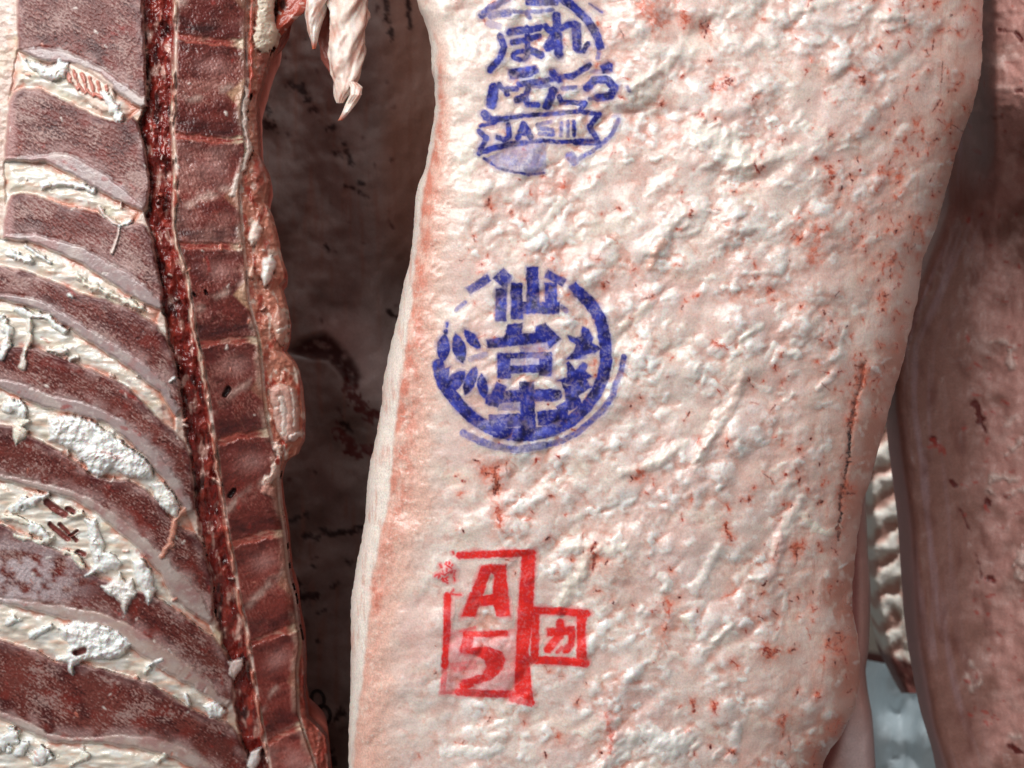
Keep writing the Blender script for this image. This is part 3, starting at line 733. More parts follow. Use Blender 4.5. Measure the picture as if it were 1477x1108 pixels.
ST3 = [('p', [(205, 560), (400, 600), (590, 560), (585, 930), (165, 940), (180, 800)], 0, .26, 'outer_frame'), ('l', [(258, 128), (400, 122), (690, 112)], 40, 1, fr_), ('p', [(630, 98), (705, 122), (692, 480), (664, 700), (692, 990), (620, 965), (582, 920), (600, 520)], 0, 1, fr_), ('l', [(187, 365), (182, 600), (170, 780)], 40, .95, fr_), ('l', [(170, 780), (165, 850), (160, 925)], 34, .5, fr_), ('l', [(150, 938), (250, 935)], 26, .55, fr_), ('l', [(250, 935), (400, 945), (600, 950)], 42, .85, fr_), ('l', [(560, 975), (685, 1005)], 36, .65, fr_), ('l', [(630, 950), (690, 1000)], 26, .8, fr_), ('l', [(660, 540), (640, 900)], 34, .6, fr_),
 ('p', [(388, 190), (440, 180), (530, 186), (556, 488), (478, 488), (458, 420), (375, 430), (345, 490), (268, 490), (322, 345), (400, 375), (455, 355), (462, 240), (440, 225), (395, 365), (330, 340)], 0, 1, 'stamped_letter'),
 ('l', [(350, 385), (470, 385)], 42, .95, 'stamped_letter'), ('l', [(430, 200), (330, 400)], 48, .95, 'stamped_letter'),
 ('l', [(295, 593), (420, 595), (530, 588)], 34, .95, 'stamped_letter2'), ('l', [(318, 590), (290, 690)], 66, .8, 'stamped_letter2'), ('p', [(260, 690), (340, 670), (440, 670), (510, 700), (530, 745), (510, 805), (440, 868), (330, 895), (290, 930), (258, 915), (265, 868), (390, 830), (420, 785), (400, 740), (340, 712), (262, 712)], 0, .85, 'stamped_letter2'), ('l', [(210, 792), (350, 775)], 58, .45, 'stamped_letter2'), ('l', [(270, 905), (330, 888)], 40, 1, 'stamped_letter2'), ('l', [(262, 575), (350, 555)], 16, .5, 'stamped_letter2'), ('l', [(400, 900), (570, 840)], 30, .3, 'stamped_letter2'),
 ('l', [(695, 452), (860, 458), (1010, 472)], 42, 1, sf), ('p', [(950, 465), (1015, 462), (1000, 560), (1012, 780), (950, 780), (955, 620)], 0, 1, sf), ('l', [(680, 745), (850, 752), (1005, 765)], 44, 1, sf), ('l', [(708, 470), (702, 740)], 46, 1, sf),
 ('l', [(785, 582), (930, 572)], 46, 1, ch), ('l', [(855, 525), (850, 605), (780, 685)], 46, 1, ch), ('l', [(925, 580), (918, 655), (888, 690)], 42, 1, ch), ('l', [(835, 700), (862, 672)], 20, .7, ch)]
for k in range(26):
    cx, cy = 185 + RS.normal(0, 30), 225 + RS.normal(0, 48)
    ST3.append(('l', [(cx, cy), (cx + RS.normal(0, 14), cy + RS.normal(0, 14))], RS.uniform(5, 14), .8, fr_))
# clean indexed names: the part key only tells neighbours apart
stamp(ST1, (660, 0), 4.26, blue_ink, 301, 'ink_stamp', None, 'blue-violet round stamp with a lettered banner, cut by the top of the photo')
stamp(ST2, (600, 370), 3.694, blue_ink, 302, 'ink_stamp', None, 'blue round stamp with three stacked characters between leaf motifs')
stamp(ST3, (600, 770), 4.103, red_ink, 303, 'ink_stamp', None, 'red square grade stamp with a smaller square at its side')
for o in list(bpy.data.objects):
    base = o.name.split('.')[0]
    if base[-1:].isdigit():
        o.name = base.rstrip('0123456789')

# ================================================================== the opened carcass (rib and spine cut face)
def ext(pts, dy=-38):
    """carry a left-hand boundary on beyond the picture"""
    x0, y0 = pts[0]
    return [(-430, y0 + dy * 1.9), (-170, y0 + dy)] + pts if x0 <= 1 else pts
Tp = {}; Bl = {}; Cl = {}; Rt = {}
Tp[1] = [(26, -160), (205, -160)]; Rt[1] = [(206, -60), (206, 0), (209, 60), (212, 135)]
Bl[1] = [(22, 62), (28, 72), (60, 68), (95, 74), (130, 88), (160, 105), (185, 125), (205, 139)]
Cl[1] = [(24, 70), (40, 80), (60, 88), (100, 92), (130, 105), (165, 130), (190, 150), (203, 157), (211, 153)]
Tp[2] = [(13, 146), (20, 134), (36, 126), (60, 129), (77, 136), (105, 150), (134, 165), (160, 174), (180, 176), (190, 167)]; Rt[2] = [(201, 178), (206, 200), (213, 232), (217, 270), (213, 292)]
Bl[2] = [(5, 226), (51, 226), (90, 219), (123, 232), (160, 257), (190, 281), (208, 298)]
Cl[2] = [(6, 232), (64, 234), (98, 250), (134, 270), (160, 285), (190, 300), (207, 304)]
Tp[3] = [(8, 300), (15, 281), (30, 278), (51, 281), (90, 296), (139, 306), (154, 316), (180, 324), (196, 320)]; Rt[3] = [(208, 324), (219, 342), (226, 378), (234, 417), (236, 440)]
Bl[3] = [(4, 339), (51, 337), (85, 347), (123, 357), (167, 383), (201, 404), (231, 434)]
Cl[3] = [(3, 345), (39, 348), (72, 360), (111, 378), (149, 401), (180, 422), (213, 441), (232, 447)]
Tp[4] = [(0, 383), (39, 391), (77, 406), (116, 422), (160, 434), (200, 452), (226, 468)]; Rt[4] = [(239, 486), (247, 506), (255, 532), (260, 560), (264, 590)]
Bl[4] = [(0, 424), (33, 426), (62, 434), (103, 458), (144, 483), (180, 504), (213, 527), (239, 552), (258, 588)]
Cl[4] = [(0, 432), (31, 440), (67, 452), (111, 481), (144, 504), (180, 527), (206, 548), (230, 566), (254, 600)]
Tp[5] = [(0, 501), (26, 499), (59, 504), (85, 514), (129, 532), (160, 545), (185, 558), (206, 580), (231, 604), (252, 622)]; Rt[5] = [(268, 640), (275, 660), (279, 691), (281, 717), (280, 735)]
Bl[5] = [(0, 546), (40, 556), (77, 571), (110, 578), (140, 587), (175, 605), (205, 630), (235, 660), (260, 695), (276, 730)]
Cl[5] = [(0, 560), (40, 578), (62, 588), (110, 597), (150, 610), (180, 632), (205, 655), (230, 685), (250, 710), (270, 742)]
Tp[6] = [(0, 612), (15, 614), (51, 632), (90, 652), (116, 671), (129, 684), (160, 691), (185, 692), (211, 706), (229, 722), (244, 745), (257, 758), (283, 770)]; Rt[6] = [(291, 782), (298, 807), (306, 833), (309, 874), (308, 895)]
Bl[6] = [(0, 683), (51, 694), (103, 707), (144, 725), (175, 748), (206, 774), (231, 797), (257, 823), (273, 838), (291, 859), (304, 890)]
Cl[6] = [(0, 692), (51, 706), (103, 720), (139, 740), (165, 764), (195, 787), (213, 807), (231, 828), (247, 858), (270, 880), (291, 895), (302, 900)]
Tp[7] = [(0, 756), (33, 771), (72, 789), (103, 802), (129, 823), (144, 833), (180, 846), (213, 856), (231, 864), (260, 884), (283, 902), (309, 920)]; Rt[7] = [(321, 935), (332, 955), (337, 977), (337, 1010)]
Bl[7] = [(0, 862), (51, 868), (103, 876), (150, 885), (190, 903), (231, 931), (270, 957), (300, 982), (326, 1012)]
Cl[7] = [(0, 870), (51, 882), (95, 894), (140, 905), (175, 924), (206, 947), (240, 970), (270, 987), (300, 1006), (328, 1022)]
Tp[8] = [(0, 922), (51, 938), (80, 955), (120, 958), (170, 970), (215, 985), (250, 1005), (275, 1022), (305, 1035), (328, 1042)]; Rt[8] = [(345, 1060), (355, 1090), (362, 1130), (366, 1170)]
Bl[8] = [(0, 1026), (40, 1040), (70, 1058), (110, 1064), (170, 1060), (230, 1064), (270, 1080), (310, 1105), (345, 1150)]
Cl[8] = [(0, 1036), (40, 1056), (80, 1072), (140, 1072), (200, 1080), (250, 1094), (290, 1114), (340, 1160)]
Tp[9] = [(0, 1122), (100, 1130), (200, 1142), (300, 1180)]; Rt[9] = [(372, 1250), (380, 1320)]
Bl[9] = [(0, 1200), (120, 1220), (250, 1260), (370, 1320)]
Cl[9] = [(0, 1215), (120, 1235), (250, 1275), (360, 1330)]
x_lig = smooth_fn(itp([(256, -700), (253, 0), (251, 77), (250, 154), (247, 185), (251, 231), (253, 283), (249, 326), (256, 362), (267, 391), (273, 429), (280, 481), (290, 519), (296, 552), (304, 614), (311, 658), (319, 717), (327, 769), (337, 820), (341, 849), (355, 913), (363, 965), (373, 1029), (378, 1055), (388, 1108), (420, 1300), (520, 1800)]))
x_edge = smooth_fn(itp([(352, -700), (358, 0), (356, 64), (358, 116), (350, 154), (352, 180), (357, 219), (348, 257), (347, 275), (352, 339), (357, 391), (360, 434), (370, 468), (376, 494), (380, 532), (382, 558), (386, 601), (396, 645), (404, 668), (403, 694), (405, 725), (412, 769), (418, 833), (427, 862), (431, 900), (436, 926), (430, 964), (432, 1029), (440, 1055), (458, 1108), (490, 1300), (580, 1800)]))
x_sil = itp([(400, -700), (398, -40), (397, 0), (397, 30), (402, 46), (398, 62), (391, 77), (385, 95), (380, 113), (371, 144), (372, 180), (374, 224), (386, 250), (389, 262), (384, 280), (383, 292), (392, 315), (400, 350), (402, 365), (411, 391), (411, 402), (403, 412), (412, 440), (417, 468), (415, 490), (409, 506), (422, 520), (429, 536), (434, 560), (438, 601), (437, 635), (428, 655), (411, 666), (408, 674), (403, 694), (405, 725), (413, 769), (419, 833), (428, 862), (432, 900), (438, 926), (440, 960), (439, 985), (439, 1005), (444, 1035), (460, 1050), (470, 1062), (473, 1080), (475, 1108), (500, 1300), (590, 1800)])
x_sil_f = lambda y: x_sil(y) + 1.2 * fbm(np.asarray(y) / 9.0, np.zeros_like(y) + 1.3, 15, 3)
x_l0 = lambda y: np.full_like(np.asarray(y, float), -420.0)
xcols = np.concatenate([np.linspace(0, 0.452, 45, endpoint=False), np.linspace(0.452, 1, 385)])
B = Field(x_l0, x_sil_f, ROWS, xcols, seed=77, warp=2.6)
X, Y = B.X, B.Y
LG = x_lig(B.r)[:, None].astype(np.float32); EG = x_edge(B.r)[:, None].astype(np.float32)
lab = np.zeros(B.shape, np.int32)
names = ['back_fat']; meta = [None]
def newlab(n):
    names.append(n); return len(names) - 1
Hb = np.zeros(B.shape, np.float32)                       # mm towards the viewer
Cb = np.empty(B.shape + (3,), np.float32); Cb[:] = (0.66, 0.49, 0.42)
Wb = np.full(B.shape, 0.5, np.float32); Gb = np.full(B.shape, 0.6, np.float32)
fa, fb_, fc = fbm(X / 24, Y / 18, 101, 4), fbm(X / 9, Y / 7, 102, 3), fbm(X / 60, Y / 60, 103, 3)
# --- soft tissue ground: creamy seam fat
Cb = mixc(Cb, (0.72, 0.60, 0.38), 0.6 * ss(0.0, 0.5, fc))
Cb = mixc(Cb, (0.87, 0.82, 0.74), 0.8 * ss(0.0, 0.45, fa))
Cb = mixc(Cb, (0.74, 0.40, 0.28), 0.55 * ss(0.15, 0.5, fbm(X / 30, Y / 14, 104, 3)))
Hb += -2.0 + 1.2 * fa + 0.15 * fb_
# --- canal
canal = ss(-3, 2, X - 205) * 1.0
can_red = np.empty_like(Cb); can_red[:] = (0.20, 0.018, 0.014)
can_red = mixc(can_red, (0.42, 0.06, 0.04), ss(-0.1, 0.4, fbm(X / 16, Y / 22, 111, 4)))
can_red = mixc(can_red, (0.70, 0.42, 0.35), 0.9 * ss(0.10, 0.40, fbm(X / 13, Y / 30, 112, 4)))
can_red = mixc(can_red, (0.05, 0.008, 0.008), 0.9 * ss(0.15, 0.4, fbm(X / 13, Y / 36, 113, 3)))
canH = -6.0 + 4.2 * fbm(X / 18, Y / 34, 114, 4) + 0.8 * fb_
bone_right = itp([(206, -700), (206, 0), (212, 140), (201, 178), (215, 260), (211, 305), (219, 342), (234, 430), (247, 506), (262, 590), (279, 691), (281, 735), (298, 807), (309, 880), (337, 977), (340, 1040), (355, 1090), (380, 1300), (450, 1800)])
BR = bone_right(B.r)[:, None].astype(np.float32) + 0 * X
cm = ss(-3, 3, X - BR + 7 * fbm(X / 16, Y / 20, 115, 3)) * (1 - ss(-2.0, 2.0, X - LG))
Cb = Cb + (can_red - Cb) * cm[..., None]; Hb = Hb + (canH - Hb) * cm; Wb = Wb + (0.95 - Wb) * cm
lab[cm > 0.5] = newlab('spinal_canal')
# --- spongy sawn bone
def spongy(x, y, ang, seed):
    c, s = math.cos(ang), math.sin(ang)
    u, v = x * c + y * s, -x * s + y * c
    g = fbm(u / 5.0, v / 3.0, seed, 3, 0.65)
    g2 = perlin(u / 3.4, v / 2.4, seed + 5)
    p = fbm(u / 60, v / 34, seed + 7, 3)
    lng = fbm(u / 22, v / 4.2, seed + 3, 2)
    fr = fbm(x / 75, y / 52, seed + 11, 3)
    col = np.empty(x.shape + (3,), np.float32); col[:] = (0.23, 0.060, 0.050)
    col = mixc(col, (0.36, 0.135, 0.11), ss(-0.2, 0.45, p + 0.4 * lng))
    col = mixc(col, (0.11, 0.014, 0.016), 0.9 * ss(0.0, 0.45, fbm(u / 60, v / 24, seed + 9, 3) + 0.25 * lng))
    col = mixc(col, (0.56, 0.39, 0.35), 0.85 * ss(0.05, 0.55, g + 0.35 * g2 + 0.3 * lng + 1.0 * fr))
    col = mixc(col, (0.070, 0.010, 0.010), 0.9 * ss(0.08, 0.46, -g - 0.30 * g2 - 0.25 * lng - 0.3 * fr))
    col = mixc(col, (0.34, 0.060, 0.042), 0.7 * ss(0.08, 0.4, fbm(x / 36, y / 30, seed + 13, 3)))
    calm = ss(0.0, 0.4, fbm(x / 58, y / 44, seed + 15, 2))
    col = mixc(col, (0.30, 0.115, 0.095), 0.55 * calm)
    crack_ = ss(0.955, 0.995, ridged(u / 62, v / 20, seed + 17, 2)) * ss(0.05, 0.3, fbm(x / 50, y / 50, seed + 19, 2))
    col = mixc(col, (0.05, 0.008, 0.008), 0.8 * crack_)
    col = col * np.array((0.60, 0.355, 0.315), np.float32)
    col = mixc(col, (0.47, 0.325, 0.295), 0.52 * ss(0.02, 0.65, g + 0.4 * g2 + 0.3 * lng + 0.55 * fr))
    col = mixc(col, (0.40, 0.26, 0.235), 0.6 * ss(0.05, 0.5, 0.5 * g + 1.1 * fr + 0.4 * lng))
    h = 0.30 * g + 0.16 * g2 + 0.2 * lng
    return col, h, p
def largest(mask):
    """the biggest connected region of a mask"""
    left = mask.copy(); best = None
    while left.sum() > (0 if best is None else best.sum()):
        cur = np.zeros_like(left); k = np.flatnonzero(left.ravel()); cur.ravel()[k[len(k) // 2]] = True
        n = 0
        while cur.sum() != n:
            n = cur.sum()
            for _ in range(12):
                g = cur.copy(); g[1:] |= cur[:-1]; g[:-1] |= cur[1:]; g[:, 1:] |= cur[:, :-1]; g[:, :-1] |= cur[:, 1:]
                cur = g & left
        left &= ~cur
        if best is None or n > best.sum(): best = cur
    return best
spin = []
GAPLAB = {}
for i in range(1, 10):
    # seam between this bone and the next
    if i < 9:
        seam = ext(Cl[i]) + ext(Tp[i + 1])[::-1]
        q = B.poly(seam, 2.0)
        b, d, m = q
        lb = newlab('fat_seam'); GAPLAB[i] = lb
        sl = lab[b]; sl[m > 0.5] = lb
        x, y = X[b], Y[b]
        c0 = np.empty(x.shape + (3,), np.float32); c0[:] = (0.76, 0.67, 0.57)
        c0 = mixc(c0, (0.88, 0.86, 0.80), ss(-0.2, 0.4, fbm(x / 26, y / 14, 120 + i, 3)))
        c0 = mixc(c0, (0.64, 0.60, 0.42), 0.45 * ss(0.1, 0.5, fbm(x / 36, y / 22, 140 + i, 3)))
        c0 = mixc(c0, (0.76, 0.44, 0.30), 0.6 * ss(0.05, 0.5, fbm(x / 40, y / 10, 160 + i, 3)))
        c0 = mixc(c0, (0.58, 0.16, 0.09), 0.8 * ss(-9, -1.0, d + 4 * fb_[b]) * ss(-0.25, 0.25, fbm(x / 34, y / 26, 170 + i, 2)))
        endr = ss(45, 5, BR[b] - x)
        c0 = mixc(c0, (0.60, 0.20, 0.12), 0.8 * endr)
        Cb[b] = Cb[b] + (c0 - Cb[b]) * m[..., None]
        hh = -3.0 + 0.6 * fa[b] + 0.06 * fb_[b] + 2.6 * ss(0, -14, d) * (0.6 + 0.6 * fbm(x / 30, y / 12, 180 + i, 2))
        Hb[b] = Hb[b] + (hh - Hb[b]) * m
        Wb[b] = Wb[b] + (1.0 - Wb[b]) * m; Gb[b] = Gb[b] * (1 - 0.8 * m)
for i in range(1, 10):
    outline = ext(Tp[i]) + Rt[i] + ext(Cl[i])[::-1]
    q = B.poly(outline, 1.5); b, d, m = q
    x, y = X[b], Y[b]
    ang = math.radians(28 if i < 3 else 34)
    c0, h0, p = spongy(x, y, ang, 200 + 13 * i)
    bone_p = ext(Tp[i]) + Rt[i] + ext(Bl[i])[::-1]
    db = poly_sdf(bone_p, B.WX[b], B.WY[b])
    cw = 2.5 + 7 * ss(-0.1, 0.4, fbm(x / 50, y / 40, 245 + i, 2))
    cart = ss(-cw, cw, db + 3.5 * fb_[b] + 5 * fa[b])
    # cartilage cap along the lower edge: grey-lilac, finely cross-lined
    warm = ss(4.5, 7, np.full(x.shape, float(i), np.float32))
    c1 = np.empty(x.shape + (3,), np.float32); c1[:] = (0.40, 0.30, 0.295)
    c1 = mixc(c1, (0.50, 0.36, 0.31), warm)
    c1 = mixc(c1, (0.42, 0.27, 0.27), 0.7 * ss(0.0, 0.5, fbm(x / 18, y / 12, 230 + i, 3)))
    xl_ = 0.5 + 0.5 * np.sin((x * math.cos(ang) + y * math.sin(ang)) * 0.9 + 5 * fa[b]) * ss(-0.2, 0.3, fc[b])
    c1 *= (0.95 + 0.05 * xl_)[..., None]
    c1 = mixc(c1, (0.40, 0.20, 0.19), 0.7 * ss(-0.05, 0.4, fbm(x / 30, y / 30, 255 + i, 3)))
    c1 = mixc(c1, (0.56, 0.47, 0.43), 0.6 * ss(-0.05, 0.4, fbm(x / 44, y / 26, 257 + i, 2)))
    c1 = mixc(c1, (0.66, 0.56, 0.52), 0.5 * ss(0.2, 0.5, fbm(x / 10, y / 8, 250 + i, 2)))
    # pale frost towards the cap and a dark line where they meet
    c0 = mixc(c0, (0.52, 0.33, 0.31), 0.55 * ss(-20, -2, db) * ss(-0.3, 0.3, fbm(x / 28, y / 28, 270 + i, 2)))
    c0 = mixc(c0, (0.09, 0.010, 0.012), 0.9 * ss(-15, -3, d + 5 * fa[b]) * ss(-0.25, 0.25, fbm(x / 40, y / 24, 290 + i, 2)) * (1 - cart))
    cc = c0 + (c1 - c0) * cart[..., None]
    rimm = ss(-3.5, -0.6, d) * ss(-0.1, 0.3, fbm(x / 22, y / 22, 295 + i, 2))
    cc = mixc(cc, (0.60, 0.38, 0.33), 0.55 * rimm)
    if i < 4:                                            # pinkish membrane at the left end of the upper bones
        lm_ = ss(34 - 3 * i, 22 - 3 * i, x + 3 * fb_[b])
        cc = mixc(cc, (0.52, 0.28, 0.26), 0.7 * lm_)
    if i == 7:
        fz = ss(90, 20, np.hypot((x - 20) / 1.6, (y - 835))) * ss(-0.3, 0.2, fa[b])
        cc = mixc(cc, (0.68, 0.58, 0.60), 0.7 * fz)
    Cb[b] = Cb[b] + (cc - Cb[b]) * m[..., None]
    hb = 0.6 + h0 * (1 - cart) + 0.5 * cart + 0.05 * cart * xl_ - 1.6 * ss(-5, 0, d) ** 2 - 0.5 * np.exp(-(db / 2.0) ** 2)
    Hb[b] = Hb[b] + (hb - Hb[b]) * m
    Wb[b] = Wb[b] + ((0.12 + 0.60 * cart) - Wb[b]) * m
    Gb[b] = Gb[b] + ((1.0 - 0.5 * cart) - Gb[b]) * m
    l1 = newlab('spinous_process'); l2 = newlab('cartilage_cap')
    sl = lab[b]; sl[m > 0.5] = l1; sl[largest((m > 0.5) & (cart > 0.5))] = l2
    spin.append((l1, l2))
# --- vertebrae
disc = [(-235, -228), (-92, -84), (52, 63), (194, 203), (352, 355), (497, 491), (640, 623), (787, 768), (931, 905), (1076, 1046), (1222, 1190), (1370, 1330)]
inV = ss(-2.0, 2.0, X - LG - 4) * (1 - ss(-1.5, 1.5, X - EG + 3))
fx = np.clip((X - LG) / (EG - LG), 0, 1)
cv, hv, pv = spongy(X, Y, math.radians(68), 400)
cv = cv * np.array((1.0, 0.72, 0.66), np.float32)
cv = mixc(cv, (0.30, 0.055, 0.040), 0.20 + 0.42 * ss(420, 900, Y))
cv = mixc(cv, (0.10, 0.012, 0.010), 0.75 * ss(0.05, 0.45, fbm(X / 30, Y / 24, 402, 3)))
dY = [a + (b_ - a) * fx + 3.0 * fbm(X / 24, Y / 60, 472, 3) + 2.5 * np.sin(fx * 3.1) * (1 if a < 400 else -1) for a, b_ in disc]
vl = {}; 
for k in range(len(disc) - 1):
    top, bot = dY[k], dY[k + 1]
    fy = (Y - top) / (bot - top)
    inside = (fy > 0) & (fy <= 1) & (inV > 0.5)
    lbl = newlab('vertebra'); lab[inside] = lbl; vl[k] = lbl
    ins = ((fy > -0.05) & (fy < 1.05))
    dk = np.exp(-((fy - 0.84 - 0.06 * np.sin(fx * 3.1)) / 0.095) ** 2) * 1.05 + np.exp(-((fy - 0.10) / 0.05) ** 2) * 0.55
    dk = dk * ss(0.0, 0.12, fx) * (1 - 0.8 * ss(0.94, 1.0, fx)) * (0.55 + 0.45 * ss(-0.3, 0.3, fbm(X / 26, Y / 9, 410 + k, 2)))
    cv = np.where(ins[..., None], mixc(cv, (0.055, 0.008, 0.008), np.clip(dk, 0, 1) * 0.95), cv)
    dg = np.exp(-((fy - (0.68 - 0.30 * fx)) / (0.045 + 0.02 * fbm(X / 20, Y / 20, 430 + k, 2))) ** 2) * ss(-0.35, 0.25, fbm(X / 30, Y / 30, 440 + k, 2))
    cv = np.where(ins[..., None], mixc(cv, (0.60, 0.40, 0.34), 0.8 * dg), cv)
    tri = ss(0.0, 0.08, fx - 0.70 - 1.4 * np.abs(fy - 0.52)) * (0.85 if k in (2, 4) else 0.3)
    cv = np.where(ins[..., None], mixc(cv, (0.62, 0.36, 0.22), tri), cv)
    vb = RS.uniform(-1, 1)
    cv = np.where(ins[..., None], mixc(cv * (1 + 0.22 * vb), (0.40, 0.22, 0.19) if vb > 0 else (0.16, 0.018, 0.014), abs(vb) * 0.55 * ss(-0.3, 0.3, fbm(X / 40, Y / 34, 460 + k, 3))), cv)
    pl = np.exp(-(((fx - 0.55) / 0.22) ** 2 + ((fy - 0.26) / 0.09) ** 2)) * 0.5
    cv = np.where(ins[..., None], mixc(cv, (0.56, 0.30, 0.27), pl), cv)
dd = np.min(np.abs(np.stack([Y - v for v in dY])), 0)
dsgn = np.argmin(np.abs(np.stack([Y - v for v in dY])), 0)
discm = 1 - ss(2.0, 6.0, dd + 2.5 * fb_ - 2.5 * ss(-0.2, 0.4, fbm(X / 26, Y / 40, 471, 2)))
cdc = np.empty_like(Cb); cdc[:] = (0.36, 0.075, 0.052)
cdc = mixc(cdc, (0.50, 0.26, 0.20), 0.7 * ss(0.0, 0.4, fbm(X / 26, Y / 6, 470, 3)))
cdc = mixc(cdc, (0.72, 0.62, 0.44), 0.8 * ss(0.72, 0.95, fx))
cdc = mixc(cdc, (0.24, 0.014, 0.012), 0.85 * (1 - ss(0.6, 2.2, dd)) * ss(-0.1, 0.25, fbm(X / 22, Y / 22, 475, 2)))
cv = cv + (cdc - cv) * discm[..., None]
hv = hv + 0.7 * fa - 0.8 * discm + 0.2 * (1 - ss(4, 10, dd)) + 0.9 * fc
erim = ss(15, 5, EG - X + 8 * fbm(X / 14, Y / 26, 476, 3)) * ss(-0.35, 0.15, fbm(X * 0, Y / 60, 477, 2)); cv = mixc(cv, (0.54, 0.36, 0.28), 0.5 * erim); hv = hv + 1.0 * erim
cv = mixc(cv, (0.58, 0.28, 0.22), 0.5 * ss(0.09, 0.0, fx))
Cb = Cb + (cv - Cb) * inV[..., None]; Hb = Hb + (hv + 0.2 - Hb) * inV; Wb = Wb + (0.30 + 0.5 * ss(0.1, 0.4, fbm(X / 20, Y / 20, 478, 2)) - Wb) * inV
ld = newlab('disc')
disc_labs = {}
for k in range(len(disc)):
    mk = (discm > 0.5) & (inV > 0.5) & (dsgn == k)
    if mk.any():
        disc_labs[k] = newlab('intervertebral_disc'); lab[mk] = disc_labs[k]
# --- ligament along the canal
wl = 3.8 + 3.4 * fbm(Y / 34, Y * 0 + 2, 480, 3)
dl = np.abs(X + 3.0 * fbm(X * 0 + 1, Y / 24, 481, 3) - LG)
lg = 1 - ss(wl - 2.0, wl + 1.2, dl)
cl = np.empty_like(Cb); cl[:] = (0.66, 0.40, 0.32)
cl = mixc(cl, (0.72, 0.60, 0.46), ss(-0.1, 0.4, fbm(X / 5, Y / 70, 482, 3)))
cl = mixc(cl, (0.44, 0.07, 0.04), 0.9 * ss(-0.05, 0.3, fbm(X / 7, Y / 30, 483, 3)))
cl = mixc(cl, (0.45, 0.09, 0.05), 0.5 * ss(480, 700, Y))
lk_ = lg * (0.25 + 0.75 * ss(-0.3, 0.15, fbm(X / 30, Y / 36, 484, 3)))
Cb = Cb + (cl - Cb) * lk_[..., None]; Hb = Hb + (0.4 + 1.4 * np.sqrt(np.clip(1 - (dl / (wl + 1)) ** 2, 0, 1)) - Hb) * lk_; Wb = Wb + (0.8 - Wb) * lg
lab[lg > 0.5] = newlab('ligament')
# --- ragged fringe on the far side of the spine
fr2 = ss(-2, 2, X - EG)
cf = np.empty_like(Cb); cf[:] = (0.56, 0.22, 0.15)
cf = mixc(cf, (0.42, 0.06, 0.035), ss(0.0, 0.4, fbm(X / 14, Y / 30, 490, 3)))
cf = mixc(cf, (0.80, 0.68, 0.58), 0.85 * ss(0.12, 0.42, fbm(X / 12, Y / 22, 491, 3)))
cf = mixc(cf, (0.36, 0.14, 0.10), 0.5 * ss(0.1, 0.5, fbm(X / 22, Y / 40, 492, 3)))
cf = mixc(cf, (0.34, 0.06, 0.045), 0.7 * ss(640, 760, Y))
cf = mixc(cf, (0.30, 0.055, 0.04), 0.8 * ss(10, 20, X - EG) * ss(60, 90, Y) * ss(300, 240, Y))
Cb = Cb + (cf - Cb) * fr2[..., None]
hf = -2.2 + 3.2 * fbm(X / 16, Y / 24, 493, 3) + 1.0 * fb_
Hb = Hb + (hf - Hb) * fr2; Wb = Wb + (0.9 - Wb) * fr2
lf = newlab('fringe_tissue'); lab[fr2 > 0.5] = lf
# pale cord beside the vertebrae
def patch(kind, pts, w, h, col, name=None, k=0.9, soft=1.6, rough=0.0, wet=0.6, prof='dome', seed=500, pad=20):
    """a clump or strand standing on the cut face; a label of its own when named"""
    q = B.poly(pts, soft, pad=pad) if kind == 'p' else B.line(pts, w, soft, pad=pad)
    if q is None: return
    b, d, m = q
    x, y = X[b], Y[b]
    if kind == 'l' and h > 0 and prof == 'dome': d = d + w / 2 - w / 2 * np.clip(0.85 + 1.2 * fbm(x / 13, y / 13, seed + 8, 3), 0.15, 1.7)
    else: d = d + 4.0 * rough * fbm(x / 11, y / 11, seed + 8, 3)
    m = 1 - ss(-soft, soft, d)
    inner = max(w / 2, 2.5) if kind == 'l' else 12.0
    dome = np.sqrt(np.clip(1 - (1 - np.clip(-d / inner, 0, 1)) ** 2, 0, 1))
    if rough:
        f1, f2, rd = worley(x / 9, y / 8, seed)
        f1, f2, rd = worley(x / 15 + 0.7 * fbm(x / 8, y / 8, seed + 5, 2), y / 12 + 0.7 * fbm(x / 8, y / 8, seed + 6, 2), seed)
        r = 0.9 * (1 - (f1 / 0.8) ** 2) * (rd - 0.2) + 0.9 * fbm(x / 10, y / 9, seed + 1, 4, 0.6) + 0.9 * fbm(x / 30, y / 24, seed + 2, 2) + 0.1
        hh = h * dome * (0.7 + rough * 0.38 * r)
    else:
        hh = h * dome * (1 + 0.25 * fb_[b])
    c = np.empty(x.shape + (3,), np.float32); c[:] = col
    c = mixc(c, np.array(col) * (0.96, 0.82, 0.74), 0.5 * ss(0.12, 0.5, fbm(x / 12, y / 10, seed + 3, 3)))
    Cb[b] = Cb[b] + (c - Cb[b]) * (m * k)[..., None]
    Hb[b] = np.where(m > 0.02, np.maximum(Hb[b], -1.5) * (1 - 0.6 * m) + hh, Hb[b])
    Wb[b] = Wb[b] + (wet - Wb[b]) * m
    if name:
        lb = newlab(name); sl = lab[b]; sl[m > 0.5] = lb
CREAM, WHITE, CORD = (0.86, 0.79, 0.68), (0.94, 0.935, 0.91), (0.74, 0.62, 0.54)
patch('p', [(368, -60), (372, 0), (366, 60), (372, 74), (386, 76), (398, 62), (402, 46), (396, 25), (396, -60)], 0, 2.0, (0.70, 0.62, 0.50), 'fat_lobe', rough=1.6, seed=510)
patch('l', [(356, 130), (352, 160), (354, 185), (360, 215), (352, 240), (342, 262), (336, 280)], 9, 0.9, (0.66, 0.54, 0.48), 'pale_cord')
patch('l', [(364, -30), (362, 60), (364, 110), (358, 140)], 5, 0.8, (0.50, 0.08, 0.05))
